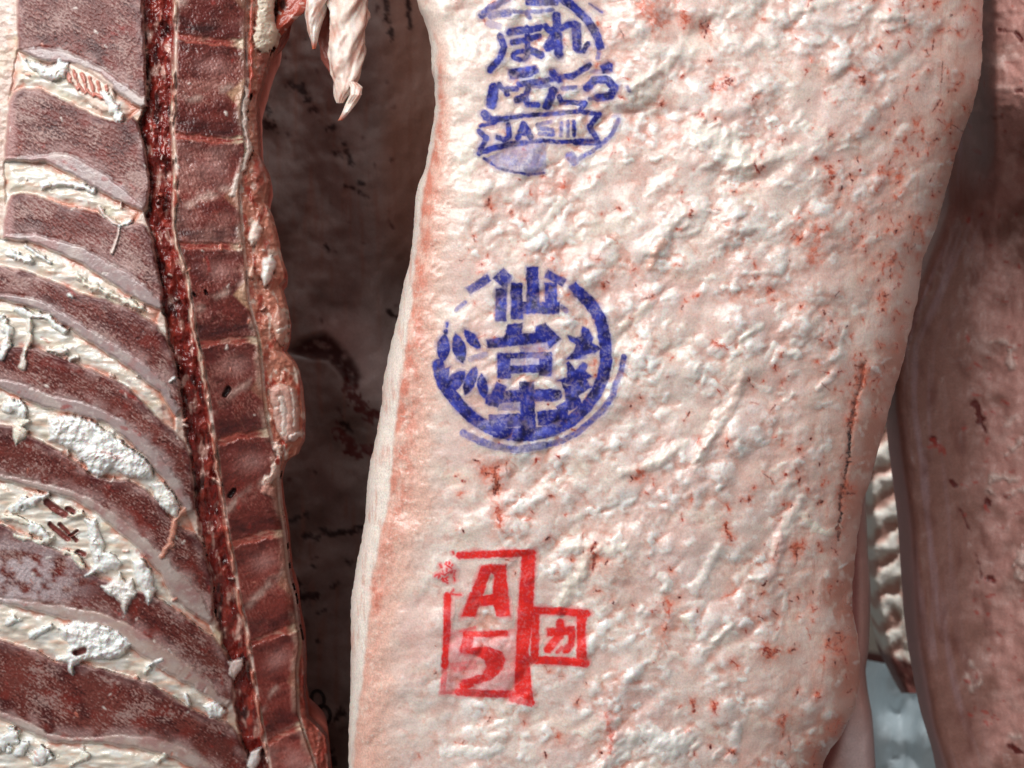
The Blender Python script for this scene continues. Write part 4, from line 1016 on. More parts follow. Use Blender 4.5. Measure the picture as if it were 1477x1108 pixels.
patch('p', [(362, 325), (372, 318), (378, 330), (372, 345), (362, 355), (358, 345)], 0, 3.0, (0.84, 0.70, 0.62), 'fat_lobe', rough=0.5, seed=520)
patch('p', [(380, 372), (392, 368), (399, 378), (392, 400), (382, 415), (376, 400)], 0, 4.2, (0.90, 0.85, 0.80), 'fat_lobe', rough=0.5, seed=521)
patch('l', [(364, 385), (362, 398)], 8, 2.6, (0.76, 0.50, 0.40), 'fat_lobe')
patch('p', [(400, 440), (412, 450), (416, 475), (408, 500), (398, 490), (392, 465)], 0, 3.0, (0.58, 0.33, 0.26), 'fat_lobe', seed=523)
patch('l', [(402, 478), (415, 470)], 8, 2.0, (0.76, 0.66, 0.60))
patch('p', [(388, 560), (402, 552), (424, 560), (432, 590), (428, 630), (412, 640), (398, 620)], 0, 4.0, (0.62, 0.38, 0.32), 'fat_lobe', rough=0.5, seed=524)
patch('l', [(404, 575), (410, 600), (408, 625)], 9, 1.8, (0.74, 0.62, 0.56)); patch('l', [(420, 560), (426, 590), (424, 615)], 6, 1.6, (0.72, 0.58, 0.52))
patch('l', [(420, 632), (432, 626)], 9, 2.4, (0.76, 0.64, 0.60))
patch('l', [(398, 640), (404, 660), (396, 680), (384, 694)], 12, 2.6, (0.80, 0.60, 0.52), 'fat_lobe', seed=525)
patch('l', [(400, 660), (401, 668)], 8, 0.4, (0.55, 0.05, 0.03))
patch('l', [(386, 702), (392, 712)], 16, 2.4, (0.60, 0.30, 0.24))
patch('l', [(312, 680), (318, 700), (308, 690)], 4, 1.6, (0.72, 0.46, 0.38))
for yy, xx in ((566, 327), (712, 335)):                  # dark vessel holes in the vertebrae
    patch('l', [(xx - 3, yy + 3), (xx + 3, yy - 4)], 9, -2.2, (0.03, 0.006, 0.006), k=1.0)
for (xx, yy) in ((280, 424), (297, 422)):
    patch('l', [(xx, yy - 1), (xx + 2, yy + 2)], 4, -1.5, (0.04, 0.008, 0.008), k=1.0)
patch('p', [(330, 955), (350, 950), (350, 965), (338, 980), (330, 972)], 0, 2.0, (0.72, 0.58, 0.54), 'fat_clump', rough=0.8, seed=526)
patch('p', [(360, 1085), (378, 1078), (376, 1095), (366, 1115), (356, 1105)], 0, 2.4, (0.80, 0.76, 0.74), 'fat_clump', rough=0.5, seed=527)
# --- fat clumps and drips in the seams (each its own part)
patch('p', [(93, 94), (110, 92), (140, 104), (162, 122), (170, 160), (145, 160), (112, 134)], 0, 0.6, (0.80, 0.62, 0.52), None, k=0.8)
for k in range(6):
    x0 = 95 + k * 11.5; y0 = 96 + k * 5.5
    patch('l', [(x0, y0), (x0 + 6, y0 + 22), (x0 + 17, y0 + 33 - k)], 5.2, 0.9, (0.52, 0.10, 0.06), 'muscle_strand', k=0.85)
K = [('p', [(36, 86), (60, 94), (75, 96), (85, 86), (100, 92), (95, 112), (72, 116), (52, 106)], 0, 3.2, WHITE, 0.9),
 ('l', [(150, 138), (162, 152), (170, 168)], 14, 2.4, WHITE, 0.6),
 ('l', [(62, 268), (90, 264), (118, 268), (134, 276)], 9, 2.2, WHITE, 0.5),
 ('l', [(142, 298), (152, 312), (172, 326), (170, 344), (162, 364)], 5, 2.0, (0.84, 0.68, 0.62), 0.2),
 ('l', [(172, 326), (188, 318)], 6, 1.8, WHITE, 0.2),
 ('l', [(17, 366), (42, 377)], 13, 2.8, WHITE, 0.4), ('l', [(36, 355), (52, 366), (72, 378)], 5, 1.8, WHITE, 0.2),
 ('l', [(112, 400), (126, 412), (160, 424), (186, 436), (204, 446)], 10, 2.4, CREAM, 0.6),
 ('l', [(2, 458), (12, 480), (8, 500), (1, 514)], 12, 3.4, WHITE, 0.4), ('l', [(24, 447), (46, 456), (68, 458), (92, 478)], 9, 2.4, WHITE, 0.4),
 ('l', [(42, 464), (44, 482), (37, 505), (32, 530)], 8, 2.6, (0.88, 0.78, 0.70), 0.2), ('l', [(70, 504), (94, 507)], 9, 3.0, (0.92, 0.82, 0.76), 0.2), ('l', [(100, 518), (112, 516)], 5, 1.8, WHITE, 0.2), ('l', [(98, 424), (104, 427)], 7, 2.2, WHITE, 0.2),
 ('p', [(69, 614), (74, 602), (90, 598), (112, 601), (135, 609), (160, 625), (185, 645), (205, 660), (220, 678), (218, 692), (205, 689), (188, 689), (160, 676), (140, 690), (124, 672), (112, 656), (90, 642), (72, 634)], 0, 5.0, WHITE, 1.1),
 ('p', [(218, 696), (236, 698), (250, 712), (260, 732), (256, 746), (240, 738), (226, 722)], 0, 4.0, (0.88, 0.86, 0.82), 1.0),
 ('l', [(14, 585), (30, 592)], 19, 3.4, WHITE, 0.5), ('p', [(18, 622), (20, 614), (32, 612), (40, 622), (36, 632), (22, 642)], 0, 3.6, CREAM, 0.2), ('l', [(30, 610), (40, 608)], 10, 2.6, CREAM, 0.2),
 ('l', [(264, 738), (252, 752), (248, 772), (244, 786), (233, 803)], 10, 2.6, (0.64, 0.30, 0.22), 0.4),
 ('l', [(18, 736), (38, 724), (62, 718)], 14, 3.2, WHITE, 0.5), ('l', [(46, 760), (66, 775)], 16, 3.2, WHITE, 0.5), ('l', [(8, 746), (40, 754)], 9, 2.6, CREAM, 0.3), ('l', [(22, 772), (60, 782), (76, 776)], 8, 2.2, CREAM, 0.3),
 ('p', [(122, 748), (136, 752), (146, 772), (150, 795), (166, 800), (176, 812), (166, 822), (140, 826), (122, 832), (136, 814), (130, 790)], 0, 4.2, WHITE, 1.0),
 ('p', [(190, 808), (205, 806), (220, 828), (224, 850), (214, 872), (206, 856), (196, 840)], 0, 4.0, WHITE, 0.9),
 ('p', [(146, 846), (160, 838), (172, 826), (180, 840), (190, 836), (196, 856), (186, 872), (178, 892), (176, 872), (164, 862)], 0, 4.2, (0.90, 0.86, 0.82), 1.0),
 ('l', [(78, 738), (104, 744), (120, 742)], 8, 2.6, CREAM, 0.3), ('l', [(96, 796), (112, 806), (118, 816)], 9, 2.4, CREAM, 0.4),
 ('p', [(83, 906), (96, 900), (112, 897), (138, 899), (160, 905), (180, 919), (187, 930), (178, 944), (160, 950), (140, 949), (120, 953), (108, 962), (104, 974), (98, 966), (98, 956), (82, 951), (96, 940), (104, 930), (92, 922)], 0, 5.0, WHITE, 1.2),
 ('l', [(44, 918), (58, 910), (72, 904)], 10, 2.8, WHITE, 0.4), ('l', [(12, 898), (22, 894)], 13, 2.8, WHITE, 0.4), ('l', [(212, 962), (222, 956), (234, 952)], 6, 2.2, WHITE, 0.2), ('l', [(210, 970), (216, 964)], 8, 2.2, CREAM, 0.2),
 ('p', [(294, 1020), (306, 1012), (316, 1014), (326, 1026), (318, 1036), (304, 1034)], 0, 3.0, WHITE, 0.9), ('l', [(268, 1004), (272, 1016)], 6, 2.2, WHITE, 0.2),
 ('l', [(4, 1076), (16, 1062)], 24, 3.2, WHITE, 0.5), ('l', [(26, 1084), (34, 1076)], 16, 3.0, WHITE, 0.4), ('l', [(52, 1092), (68, 1088)], 24, 3.4, WHITE, 0.5), ('l', [(104, 1102), (126, 1090)], 10, 2.6, CREAM, 0.3), ('l', [(226, 1098), (238, 1090)], 8, 2.4, CREAM, 0.2), ('l', [(246, 549), (252, 546)], 6, 2.6, WHITE, 0.0)]
for n, (kd, p, w, h, c, rg) in enumerate(K):
    patch(kd, p, w, h, c, 'fat_clump' if kd == 'p' or w > 8 else 'fat_strand', rough=rg, seed=600 + 7 * n, k=0.95, soft=2.0)
for k in range(90):                                      # specks of fat and bone dust
    x0, y0 = RS.uniform(4, 400), RS.uniform(-10, 1120)
    a = RS.uniform(0, 3.14); L = RS.uniform(1, 6)
    patch('l', [(x0, y0), (x0 + L * math.cos(a), y0 + L * math.sin(a))], RS.uniform(1.8, 3.6), RS.uniform(0.3, 0.9), (0.84, 0.76, 0.70) if k % 3 else (0.60, 0.20, 0.14), None, k=0.8, seed=2000 + k)
for k in range(60):                                      # blood in the seams and joints
    x0, y0 = RS.uniform(4, 390), RS.uniform(-10, 1120)
    a = math.radians(RS.normal(32 if x0 < 220 else 85, 16)); L = RS.uniform(8, 34)
    q = B.line([(x0, y0), (x0 + L * math.cos(a), y0 + L * math.sin(a))], RS.uniform(2.5, 7), 2.0)
    if q: Cb[q[0]] = mixc(Cb[q[0]], (0.34, 0.022, 0.014), 0.55 * q[2] * ss(-0.2, 0.3, fb_[q[0]] + fa[q[0]]))
for p, w in (([(68, 724), (80, 734), (92, 742)], 12), ([(72, 757), (86, 768), (98, 778)], 8), ([(86, 756), (98, 768), (110, 780)], 6), ([(98, 734), (106, 738)], 8), ([(110, 942), (122, 938)], 9), ([(112, 796), (122, 800)], 7), ([(100, 772), (112, 766)], 4)):
    patch('l', p, w, -2.5, (0.20, 0.025, 0.02), None, k=0.95)

# --- overall form of the opened side
depB = 0.016 + 0.030 * ss(200, 480, X) + 0.008 * (np.clip(Y, -500, 1700) / 1108) + 0.085 * ss(350, 1500, Y)
qs = np.clip(1 - B.dr / 22.0, 0, 1)
depB = depB + 0.010 * (1 - np.sqrt(1 - 0.985 * qs ** 2))
depB = depB - 0.001 * Hb * np.clip(B.dr / 5.0, 0.2, 1)
PB = to3d(X, Y, depB); NB = grid_normals(PB)
open_side = thing('beef_carcass', 'dark red sawn beef side showing spine bones and white seam fat at the left edge', 'beef carcass', (-0.16, 0.08, ZC), 'sides of beef hanging in the cold store')
bpy.context.view_layer.update()
PBr = rel(PB, open_side)
labf = lab[:-1, :-1]
stray_to = names.index('spinal_canal')
for l in range(1, len(names)):
    if names[l] in ('fat_seam', 'spinal_canal', 'fringe_tissue', 'ligament'): continue
    mk = labf == l
    if mk.any():
        rr = np.flatnonzero(mk.any(1)); cc = np.flatnonzero(mk.any(0)); sb = np.s_[rr[0]:rr[-1] + 1, cc[0]:cc[-1] + 1]
        off = mk[sb] & ~largest(mk[sb])
        sub = labf[sb]; sub[off & (X[:-1, :-1][sb] > 205)] = stray_to; sub[off & (X[:-1, :-1][sb] <= 205)] = 0
objs = {}
parent_of = {}
for l1, l2 in spin: parent_of[l2] = l1
order = [l for l in range(len(names)) if l not in parent_of] + list(parent_of)
for l in order:
    mk = labf == l
    if mk.sum() < 12: continue
    par = objs.get(parent_of[l]) if l in parent_of else open_side
    objs[l] = cut(names[l], mk, PBr, NB, Cb, Wb, Gb, M_CLUMP if names[l] in ('fat_clump', 'fat_strand', 'fat_lobe') else M_CUT, par or open_side, 0.004)
back = PBr[::6, [0, -1]].copy()
wr = wrap(back, 0.10, 0.055)
wr[:, 3, 1] += 0.006; wr[:, 4, 1] += 0.010; wr[:, 4, 0] -= 0.001
bc = np.zeros(wr.shape, np.float32); bc[:] = (0.42, 0.12, 0.09)
make_mesh('flank', wr.reshape(-1, 3), faces_of_grid(*wr.shape[:2]), M_DARK, open_side, bc.reshape(-1, 3))

# hanging flaps of fat at the top
def loft(name, pts, mat, parent, col, seed, ns=64, nl=130, lump=0.18, fn=None):
    """pts: (x, y, depth, half width, half thickness) along the strip"""
    p = np.array(pts, float); t = np.linspace(0, 1, len(p)); tt = np.linspace(0, 1, nl)
    q = np.stack([np.interp(tt, t, p[:, i]) for i in range(5)], -1)
    k = np.hanning(7); k /= k.sum()
    for i in range(5): q[:, i] = np.convolve(np.pad(q[:, i], 3, mode='edge'), k, 'valid')
    a = np.linspace(0, 2 * np.pi, ns, endpoint=True)
    n = 1.3 * fbm(np.cos(a)[None] * 0.9 + q[:, 1:2] / 55, np.sin(a)[None] * 0.7 + q[:, 1:2] / 90, seed, 4)
    rr = 1 + lump * 2 * n
    x = q[:, 0:1] + q[:, 3:4] * np.cos(a)[None] * rr
    y = q[:, 1:2] + 0 * rr + 1.5 * n
    d = q[:, 2:3] + q[:, 4:5] * np.sin(a)[None] * rr
    fold = fbm(np.cos(a)[None] * 1.8 + q[:, 1:2] / 60, np.sin(a)[None] * 1.8 + q[:, 1:2] / 40, seed + 5, 3)
    x = x + 0.10 * q[:, 3:4] * np.cos(a)[None] * fold; d = d + 0.25 * q[:, 4:5] * np.sin(a)[None] * fold
    P = to3d(x, y, d)
    c = np.empty(P.shape, np.float32); c[:] = col
    c = mixc(c, (0.58, 0.26, 0.19), 0.7 * ss(0.0, 0.4, -fold))
    c = mixc(c, (0.62, 0.30, 0.22), 0.65 * ss(0.05, 0.5, fbm(x / 14, y / 26, seed + 1, 3)))
    c = mixc(c, (0.90, 0.86, 0.80), 0.75 * ss(0.0, 0.45, fbm(x / 12, y / 30, seed + 2, 3)))
    if fn is not None: c = fn(c, x, y)
    P = rel(P, parent)
    return make_mesh(name, P.reshape(-1, 3), faces_of_grid(*P.shape[:2]), mat, parent, c.reshape(-1, 3), np.full(P.shape[:2], 0.75), np.full(P.shape[:2], 0.5))
def redtip(yt):
    return lambda c, x, y: mixc(c, (0.58, 0.14, 0.07), ss(yt - 14, yt + 2, y))
D0 = 0.050
loft('fat_flap', [(500, -160, D0, 34, .008), (502, -60, D0, 31, .008), (500, 0, D0, 29, .008), (500, 40, D0, 28, .008), (500, 80, D0, 25, .007), (499, 110, D0, 21, .006), (496, 130, D0, 15, .005), (492, 143, D0, 8, .003), (491, 149, D0, 5, .002)], M_CLUMP, open_side, (0.78, 0.62, 0.54), 700)
loft('fat_flap', [(508, 118, D0 - .006, 6, .003), (515, 126, D0 - .008, 9, .004), (514, 137, D0 - .008, 9, .004), (507, 150, D0 - .006, 8, .003), (500, 162, D0 - .005, 6, .003), (494, 170, D0 - .004, 4, .002), (490, 174, D0 - .004, 2.5, .001)], M_CLUMP, open_side, (0.84, 0.74, 0.66), 710, fn=redtip(174))
loft('fat_flap', [(462, -120, D0, 24, .008), (462, -40, D0, 22, .008), (458, 0, D0, 17, .007), (452, 25, D0, 14, .006), (452, 45, D0, 9, .005), (453, 60, D0, 5, .003), (453, 71, D0, 2.5, .001)], M_CLUMP, open_side, (0.84, 0.74, 0.68), 720, fn=redtip(68))
loft('membrane', [(476, -80, D0 + .012, 20, .004), (474, 0, D0 + .012, 16, .004), (470, 55, D0 + .014, 14, .004), (474, 85, D0 + .014, 10, .003), (482, 110, D0 + .014, 3, .002)], M_CUT, open_side, (0.46, 0.16, 0.12), 730, fn=lambda c, x, y: c * 0 + np.array((0.40, 0.13, 0.10), np.float32))
loft('membrane', [(418, -120, D0 + .004, 34, .006), (418, -40, D0 + .004, 30, .006), (420, 0, D0 + .004, 26, .006), (418, 18, D0 + .004, 22, .006), (408, 34, D0 + .004, 17, .006), (396, 52, D0 + .006, 12, .005), (384, 76, D0 + .008, 6, .004)], M_CUT, open_side, (0.46, 0.09, 0.05), 740, lump=0.3, fn=lambda c, x, y: mixc(mixc(c * 0 + np.array((0.42, 0.07, 0.04), np.float32), (0.78, 0.62, 0.56), 0.8 * ss(0.15, 0.4, fbm(x / 12, y / 10, 745, 3))), (0.03, 0.008, 0.008), ss(8, 3, np.hypot(x - 408, (y - 6) * 0.6))))
loft('membrane', [(404, 30, D0 + .012, 20, .003), (402, 55, D0 + .012, 16, .003), (394, 75, D0 + .012, 10, .003), (386, 90, D0 + .012, 2, .002)], M_CUT, open_side, (0.30, 0.08, 0.06), 750, fn=lambda c, x, y: c * 0 + np.array((0.30, 0.07, 0.05), np.float32))

# ================================================================== carcasses behind
def backdrop_side(name, xlf, xrf, rows, cols, depth_fn, colour_fn, label, loc, thick, inset, part='flank', mat=M_DARK, wet=None):
    f = Field(xlf, xrf, rows, cols, seed=55, warp=2.5)
    d = depth_fn(f); c, hgt = colour_fn(f)
    d = d - 0.001 * hgt
    root = thing(name, label, 'beef carcass', loc, 'sides of beef hanging in the cold store')
    P = rel(to3d(f.X, f.Y, d), root)
    Pw = wrap(P, thick, inset); cw = padcols(c)
    o = make_mesh(part, Pw.reshape(-1, 3), faces_of_grid(*Pw.shape[:2]), mat, root, cw.reshape(-1, 3), np.full(Pw.shape[:2], 0.4), np.full(Pw.shape[:2], 0.6))
    return root, f, P, d

ROW2 = np.concatenate([np.arange(-700, -60, 20), np.arange(-60, 1170, 3.0), np.arange(1170, 1800, 20)])
# -- between the two front sides
DEPG = 0.27
def dep_gap(f):
    return DEPG + 0.02 * np.sin((f.X - 380) / 130.0) + 0.035 * ss(520, 700, f.X) * ss(800, 200, f.Y) - 0.02 * ss(700, 1100, f.Y) + 0.05 * np.clip(1 - f.dl / 60, 0, 1) ** 2 + 0.05 * np.clip(1 - f.dr / 60, 0, 1) ** 2
def col_gap(f):
    x, y = f.X, f.Y
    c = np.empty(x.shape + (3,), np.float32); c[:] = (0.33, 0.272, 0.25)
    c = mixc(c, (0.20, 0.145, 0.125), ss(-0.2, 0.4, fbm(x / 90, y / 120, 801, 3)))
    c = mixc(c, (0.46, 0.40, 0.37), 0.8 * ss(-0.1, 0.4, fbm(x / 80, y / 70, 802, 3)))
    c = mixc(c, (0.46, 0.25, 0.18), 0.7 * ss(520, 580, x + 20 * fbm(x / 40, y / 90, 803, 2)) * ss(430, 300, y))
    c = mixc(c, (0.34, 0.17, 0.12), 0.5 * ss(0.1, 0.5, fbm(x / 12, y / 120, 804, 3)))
    c *= 0.72  # whole side darkened, shade of the gap put into its colour
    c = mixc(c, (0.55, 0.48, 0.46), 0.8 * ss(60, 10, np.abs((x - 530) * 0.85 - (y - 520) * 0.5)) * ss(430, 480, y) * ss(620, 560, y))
    h = 4 * fbm(x / 70, y / 90, 805, 3) + 1.2 * fbm(x / 18, y / 24, 806, 3)
    # dark slit and dark flecks
    def blot(pts, w, col=(0.022, 0.006, 0.006), k=0.95, dh=0):
        q = f.line(pts, w, 3.0)
        if q is None: return
        b, d, m = q
        d = d + w / 2 - w / 2 * np.clip(0.9 + 1.8 * fbm(x[b] / 9, y[b] / 9, 808, 3), 0, 2); m = 1 - ss(-2.5, 2.0, d)
        n = ss(-0.35, 0.1, fbm(x[b] / 7, y[b] / 7, 807, 2) + 0.25)
        c[b] = mixc(c[b], col, k * m * n)
        if dh: h[b] -= dh * m
    q = f.poly([(418, 506), (428, 498), (450, 486), (470, 482), (492, 500), (508, 520), (520, 545), (514, 560), (502, 556), (490, 534), (476, 520), (452, 516), (436, 514)], 6.0); c[q[0]] = mixc(c[q[0]], (0.05, 0.010, 0.010), 0.95 * q[2] * ss(-0.5, 0.0, fbm(x[q[0]] / 14, y[q[0]] / 14, 809, 3))); h[q[0]] -= 5 * q[2]
    for p, w in (([(418, 122), (430, 124)], 12), ([(438, 132), (444, 145)], 13), ([(380, 155), (386, 160)], 14), ([(384, 178), (394, 182)], 16), ([(450, 158), (456, 160)], 9), ([(470, 185), (488, 183)], 7), ([(494, 206), (500, 215), (506, 235)], 9), ([(484, 222), (490, 224)], 8), ([(498, 268), (515, 274), (530, 284)], 6), ([(520, 264), (524, 264)], 9), ([(555, 0), (558, 30)], 9), ([(588, 0), (592, 40)], 7), ([(564, 45), (566, 55)], 9), ([(560, 450), (572, 458)], 9), ([(470, 355), (474, 362)], 8), ([(504, 560), (520, 590), (540, 600)], 22), ([(490, 620), (512, 655), (530, 650)], 18), ([(495, 612), (502, 620)], 12), ([(416, 755), (436, 745), (440, 742)], 9), ([(440, 774), (456, 776)], 11), ([(466, 762), (480, 772), (500, 766), (530, 758)], 10), ([(424, 838), (432, 850)], 16), ([(438, 862), (456, 858)], 14), ([(460, 885), (468, 880)], 6), ([(478, 845), (486, 842)], 8), ([(458, 924), (460, 926)], 7), ([(486, 1032), (494, 1028)], 14), ([(476, 1088), (480, 1098)], 14), ([(500, 812), (504, 815)], 6), ([(450, 815), (453, 818)], 5)):
        blot([(a + 0, b_) for a, b_ in p], w, (0.02, 0.006, 0.006) if w < 17 else (0.10, 0.014, 0.012))
    for k in range(70):
        xx, yy = RS.uniform(370, 600), RS.uniform(-20, 1130)
        blot([(xx, yy), (xx + RS.normal(0, 4), yy + RS.normal(0, 4))], RS.uniform(2, 5), (0.05, 0.012, 0.012), 0.8)
    return c, h
gx0 = lambda y: np.full_like(np.asarray(y, float), 130.0); gx1 = lambda y: np.full_like(np.asarray(y, float), 980.0)
gcols = np.concatenate([np.linspace(0, 0.26, 20, endpoint=False), np.linspace(0.26, 0.62, 105, endpoint=False), np.linspace(0.62, 1, 24)])
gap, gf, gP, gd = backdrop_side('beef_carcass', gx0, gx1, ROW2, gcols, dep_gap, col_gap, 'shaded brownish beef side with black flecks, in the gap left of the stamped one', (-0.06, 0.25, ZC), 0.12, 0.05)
# the inked figure 8 on it
def dep_at(x, y):
    r = int(np.argmin(np.abs(gf.r - y))); c = int(np.argmin(np.abs(gf.X[r] - x)))
    return float(gd[r, c])
vs, fs = [], []
for (cx, cy, rx, ry, wdt) in ((458.5, 1009, 9.0, 12.5, 5.2), (466.5, 1031, 10.0, 13.0, 5.2)):
    base = len(vs); n = 36
    for j in range(n):
        a = 2 * math.pi * j / n
        for s_ in (-.5, .5):
            x_, y_ = cx + (rx + s_ * wdt) * math.cos(a) + 0.25 * (ry) * math.sin(a) * 0.4, cy + (ry + s_ * wdt) * math.sin(a)
            vs.append(rel(to3d(np.array(x_), np.array(y_), np.array(dep_at(x_, y_) - 0.0012)), gap))
    for j in range(n):
        a0 = base + 2 * j; a1 = base + 2 * ((j + 1) % n); fs.append((a0, a0 + 1, a1 + 1, a1))
make_mesh('ink_digit', np.array(vs), np.array(fs), M_INK, gap, np.full((len(vs), 3), 0.012), None, None)['label'] = 'black ringed figure 8 inked low on the shaded side'

# -- right of the marked carcass
rx0 = smooth_fn(itp([(1370, -700), (1365, 300), (1290, 500), (1289, 590), (1295, 650), (1309, 760), (1318, 900), (1324, 950), (1335, 1010), (1343, 1050), (1361, 1108), (1400, 1300), (1440, 1800)]))
rx1 = lambda y: np.full_like(np.asarray(y, float), 2050.0)
def dep_r(f):
    x, y = f.X, f.Y
    d = 0.20 - 0.05 * ss(1380, 1600, x) - 0.125 * ss(360, 120, y) * ss(1370, 1440, x)
    return d + 0.02 * (1 - np.sqrt(1 - 0.985 * np.clip(1 - f.dl / 26, 0, 1) ** 2)) + 0.03 * np.clip(1 - f.dr / 200, 0, 1) ** 2
def col_r(f):
    x, y = f.X, f.Y
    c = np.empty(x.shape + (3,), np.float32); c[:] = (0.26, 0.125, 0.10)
    c = mixc(c, (0.50, 0.26, 0.225), ss(1380, 1450, x + 25 * fbm(x / 40, y / 60, 821, 3)) * ss(-0.5, 0.2, fbm(x / 60, y / 60, 822, 3)))  # dark lean plus painted shade at left, lighter to the right
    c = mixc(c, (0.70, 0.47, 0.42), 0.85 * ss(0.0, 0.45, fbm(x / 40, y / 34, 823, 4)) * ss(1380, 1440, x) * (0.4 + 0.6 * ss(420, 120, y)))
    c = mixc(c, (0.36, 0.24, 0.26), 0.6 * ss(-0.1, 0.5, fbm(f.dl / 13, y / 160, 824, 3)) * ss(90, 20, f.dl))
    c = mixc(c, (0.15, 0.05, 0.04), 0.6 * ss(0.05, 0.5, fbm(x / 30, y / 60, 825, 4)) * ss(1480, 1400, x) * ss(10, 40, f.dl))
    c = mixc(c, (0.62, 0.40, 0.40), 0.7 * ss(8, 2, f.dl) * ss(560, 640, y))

    h = 3.0 * fbm(x / 60, y / 80, 826, 3) + 1.3 * fbm(x / 16, y / 26, 827, 3) + 2.2 * fbm(x / 30, y / 24, 828, 3) * ss(1390, 1440, x)
    def ln(pts, w, col, k=0.9, hh=0.0, soft=2.0):
        q = f.line(pts, w, soft)
        if q is None: return
        b, d, m = q; d = d + w / 2 - w / 2 * np.clip(0.8 + 2.2 * fbm(x[b] / 12, y[b] / 12, 818, 3), 0, 2); m = 1 - ss(-soft, soft, d); c[b] = mixc(c[b], col, k * m)
        if hh: h[b] += hh * np.sqrt(np.clip(1 - np.clip((d + w / 2) / (w / 2), 0, 1) ** 2, 0, 1))
    for p, w in (([(1346, 634), (1350, 642)], 9), ([(1406, 580), (1412, 600), (1420, 618)], 9), ([(1372, 694), (1378, 700)], 6), ([(1424, 723), (1428, 728)], 8), ([(1386, 735), (1398, 765)], 3), ([(1408, 800), (1416, 830)], 4), ([(1428, 834), (1432, 838)], 9), ([(1440, 42), (1460, 45), (1476, 58)], 6), ([(1425, 170), (1445, 170)], 3), ([(1465, 130), (1477, 134)], 5), ([(1462, 1075), (1468, 1085)], 12)):
        ln(p, w, (0.10, 0.012, 0.010), 0.95, -1.0)
    ln([(1346, 640), (1356, 650)], 12, (0.34, 0.03, 0.02), 0.6)
    for p, w, hh in (([(1430, 686), (1450, 690), (1468, 692)], 7, 2.5), ([(1455, 655), (1470, 640), (1480, 628)], 8, 2.5), ([(1428, 690), (1426, 705), (1436, 716)], 6, 2.0), ([(1455, 715), (1475, 708)], 9, 2.5), ([(1432, 492), (1452, 494), (1462, 505)], 8, 2.0), ([(1456, 510), (1460, 530)], 10, 2.5), ([(1475, 800), (1468, 830)], 14, 3.0), ([(1394, 975), (1404, 995), (1414, 985)], 5, 1.6), ([(1402, 955), (1412, 970)], 6, 1.4), ([(1455, 1063), (1468, 1062)], 6, 1.6), ([(1450, 610), (1462, 600)], 8, 1.6)):
        ln(p, w * 1.25, (0.60, 0.47, 0.42), 0.6, hh, 4.0)
    for k in range(110):
        xx, yy = RS.uniform(1390, 1490), RS.uniform(-20, 1120)
        ln([(xx, yy), (xx + RS.normal(0, 5), yy + RS.normal(0, 3))], RS.uniform(1.5, 4), (0.34, 0.04, 0.03), 0.7, 0, 1.5)
    return c, h
rcols = np.concatenate([np.linspace(0, 0.32, 110, endpoint=False), np.linspace(0.32, 1, 28)])
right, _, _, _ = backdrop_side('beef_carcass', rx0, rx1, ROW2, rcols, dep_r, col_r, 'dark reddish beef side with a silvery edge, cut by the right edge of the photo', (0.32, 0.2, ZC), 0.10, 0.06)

# -- far side with ribs, glimpsed low between the two
fx0 = lambda y: np.interp(np.asarray(y, float), [-300, 560, 700, 840, 880, 940, 955, 1000], [1235, 1250, 1250, 1256, 1262, 1274, 1278, 1300])
fx1 = lambda y: np.full_like(np.asarray(y, float), 1400.0)
def dep_f(f): return 0.62 + 0.0 * f.X + 0.03 * np.clip(1 - f.dl / 12, 0, 1) ** 2
def col_f(f):
    x, y = f.X, f.Y
    c = np.empty(x.shape + (3,), np.float32); c[:] = (0.74, 0.66, 0.56)
    rib = 0.5 + 0.5 * np.sin((y + 0.55 * (x - 1250)) / 7.2 + 2.0 * fbm(x / 24, y / 40, 841, 3))
    inner = ss(1300, 1289, x - 0.03 * (y - 700) + 5 * fbm(x / 9, y / 14, 845, 2))
    c = mixc(c, (0.52, 0.26, 0.20), 0.85 * ss(0.45, 0.85, rib) * inner)
    c = mixc(c, (0.78, 0.74, 0.66), 0.8 * ss(0.5, 0.2, rib) * inner)
    c = mixc(c, (0.46, 0.18, 0.13), 0.8 * ss(8, 2, np.abs(x - 1296 - 0.03 * (y - 700))) * ss(0.0, 0.4, fbm(x / 10, y / 24, 842, 2)))
    c = mixc(c, (0.17, 0.055, 0.045), ss(950, 958, y + 0.35 * (1310 - x)))
    c = mixc(c, (0.45, 0.26, 0.20), 0.35 * ss(0.2, 0.4, fbm(x / 5, y / 5, 843, 2)))
    h = -4 * ss(0.45, 0.8, rib) * inner + 4 * fbm(x / 20, y / 20, 844, 2)
    return c, h
far, _, _, _ = backdrop_side('beef_carcass', fx0, fx1, np.arange(-300, 1000.1, 5.0), np.linspace(0, 1, 46), dep_f, col_f, 'distant pale beef side with striped ribs, glimpsed in the narrow gap at the lower right', (0.93, 0.7, ZC), 0.15, 0.09, 'rib_cage')

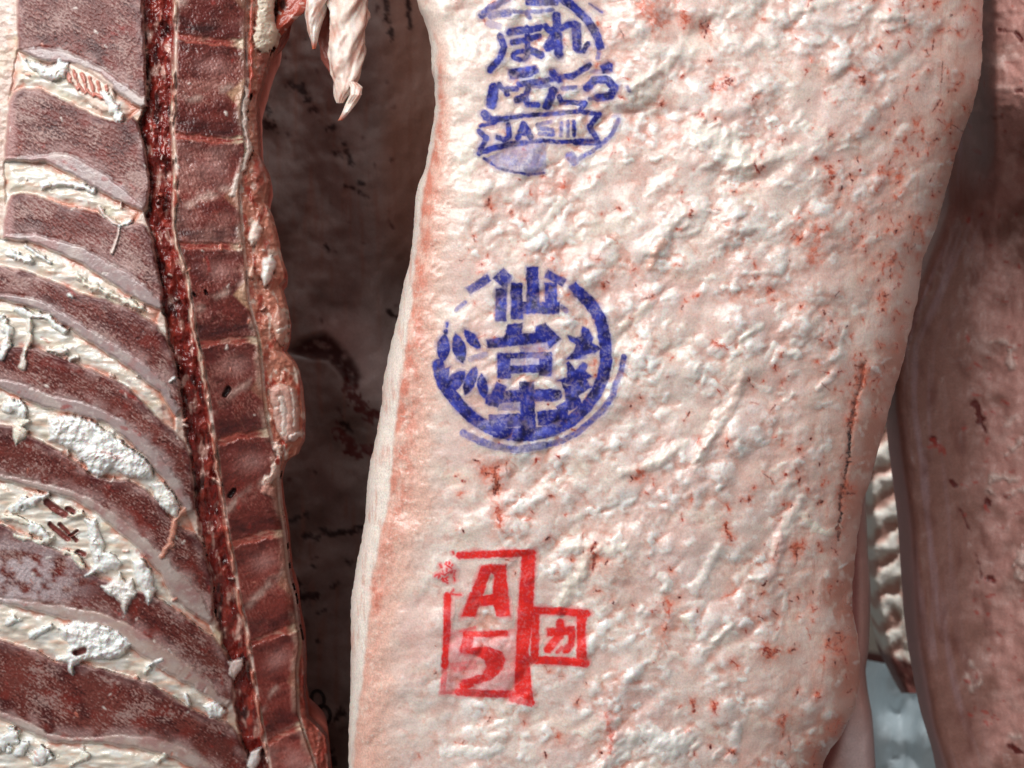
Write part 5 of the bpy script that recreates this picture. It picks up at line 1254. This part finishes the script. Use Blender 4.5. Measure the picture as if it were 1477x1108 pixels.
# -- thin flank edge just behind the marked side
ex0 = lambda y: np.full_like(np.asarray(y, float), 1080.0)
ex1 = smooth_fn(itp([(1262, -700), (1256, 500), (1248, 700), (1252, 800), (1256, 851), (1255, 890), (1253, 941), (1248, 964), (1252, 1000), (1258, 1030), (1261, 1070), (1263, 1108), (1280, 1300), (1290, 1800)]))
def dep_e(f): return 0.20 + 0.03 * (1 - np.sqrt(1 - 0.985 * np.clip(1 - f.dr / 16, 0, 1) ** 2))
def col_e(f):
    x, y = f.X, f.Y
    c = np.empty(x.shape + (3,), np.float32); c[:] = (0.54, 0.30, 0.26)
    c = mixc(c, (0.66, 0.48, 0.46), ss(1000, 1080, y) * ss(1205, 1225, x + 8 * fbm(x / 12, y / 30, 851, 2)))
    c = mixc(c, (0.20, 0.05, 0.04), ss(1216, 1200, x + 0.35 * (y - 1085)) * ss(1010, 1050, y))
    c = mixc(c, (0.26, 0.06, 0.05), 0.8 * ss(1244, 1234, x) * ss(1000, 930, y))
    return c, 2.0 * fbm(x / 18, y / 40, 852, 3)
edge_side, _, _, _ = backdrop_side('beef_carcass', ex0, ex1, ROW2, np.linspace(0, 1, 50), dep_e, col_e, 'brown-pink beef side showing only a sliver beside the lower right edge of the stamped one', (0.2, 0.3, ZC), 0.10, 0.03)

# -- pale plastic sheet far behind
def sheet_mat():
    m = bpy.data.materials.new('pale_plastic_sheet'); m.use_nodes = True
    b = m.node_tree.nodes['Principled BSDF']
    b.inputs['Base Color'].default_value = (0.78, 0.87, 0.90, 1); b.inputs['Roughness'].default_value = 0.35
    n = m.node_tree.nodes.new('ShaderNodeTexNoise'); n.inputs['Scale'].default_value = 9
    bp = m.node_tree.nodes.new('ShaderNodeBump'); bp.inputs['Distance'].default_value = 0.02; bp.inputs['Strength'].default_value = 0.4
    m.node_tree.links.new(n.outputs['Fac'], bp.inputs['Height']); m.node_tree.links.new(bp.outputs['Normal'], b.inputs['Normal'])
    return m
f = Field(lambda y: np.full_like(np.asarray(y, float), 1130.0), lambda y: np.full_like(np.asarray(y, float), 1430.0), np.arange(780, 1700, 8.0), np.linspace(0, 1, 60), seed=66)
d = 0.86 + 0.05 * fbm(f.X / 60, f.Y / 90, 861, 3) + 0.03 * np.sin(f.X / 26 + f.Y / 70)
P = to3d(f.X, f.Y, d)
sheet_loc = np.array((0.45, 0.9, ZC - 0.4))
mt = sheet_mat()
Ps = P - sheet_loc
Pf = np.concatenate([Ps, (Ps + np.array((0, 0.002, 0)))[:, ::-1], Ps[:, :1]], 1)
so = make_mesh('plastic_sheet', Pf.reshape(-1, 3), faces_of_grid(*Pf.shape[:2]), mt)
so.location = sheet_loc
so['label'] = 'pale blue-white crumpled sheet far back in the gap at the lower right'; so['category'] = 'sheet'

# -- cold store wall and floor behind everything
def plain(name, col, rough):
    m = bpy.data.materials.new(name); m.use_nodes = True
    nt = m.node_tree; b = nt.nodes['Principled BSDF']
    n = nt.nodes.new('ShaderNodeTexNoise'); n.inputs['Scale'].default_value = 6; n.inputs['Detail'].default_value = 6
    r = nt.nodes.new('ShaderNodeMixRGB'); r.inputs['Color1'].default_value = (*col, 1); r.inputs['Color2'].default_value = (*[c * 0.7 for c in col], 1)
    nt.links.new(n.outputs['Fac'], r.inputs['Fac']); nt.links.new(r.outputs['Color'], b.inputs['Base Color']); b.inputs['Roughness'].default_value = rough
    return m
wm = plain('cold_store_panel', (0.34, 0.33, 0.32), 0.5)
for nm, V in (('wall', [(-4, 2.2, 0), (4, 2.2, 0), (4, 2.2, 3.2), (-4, 2.2, 3.2)]), ('floor', [(-4, -3, 0), (4, -3, 0), (4, 2.2, 0), (-4, 2.2, 0)])):
    o = make_mesh(nm, np.array(V, float), np.array([[0, 1, 2, 3]]), wm); o['kind'] = 'structure'
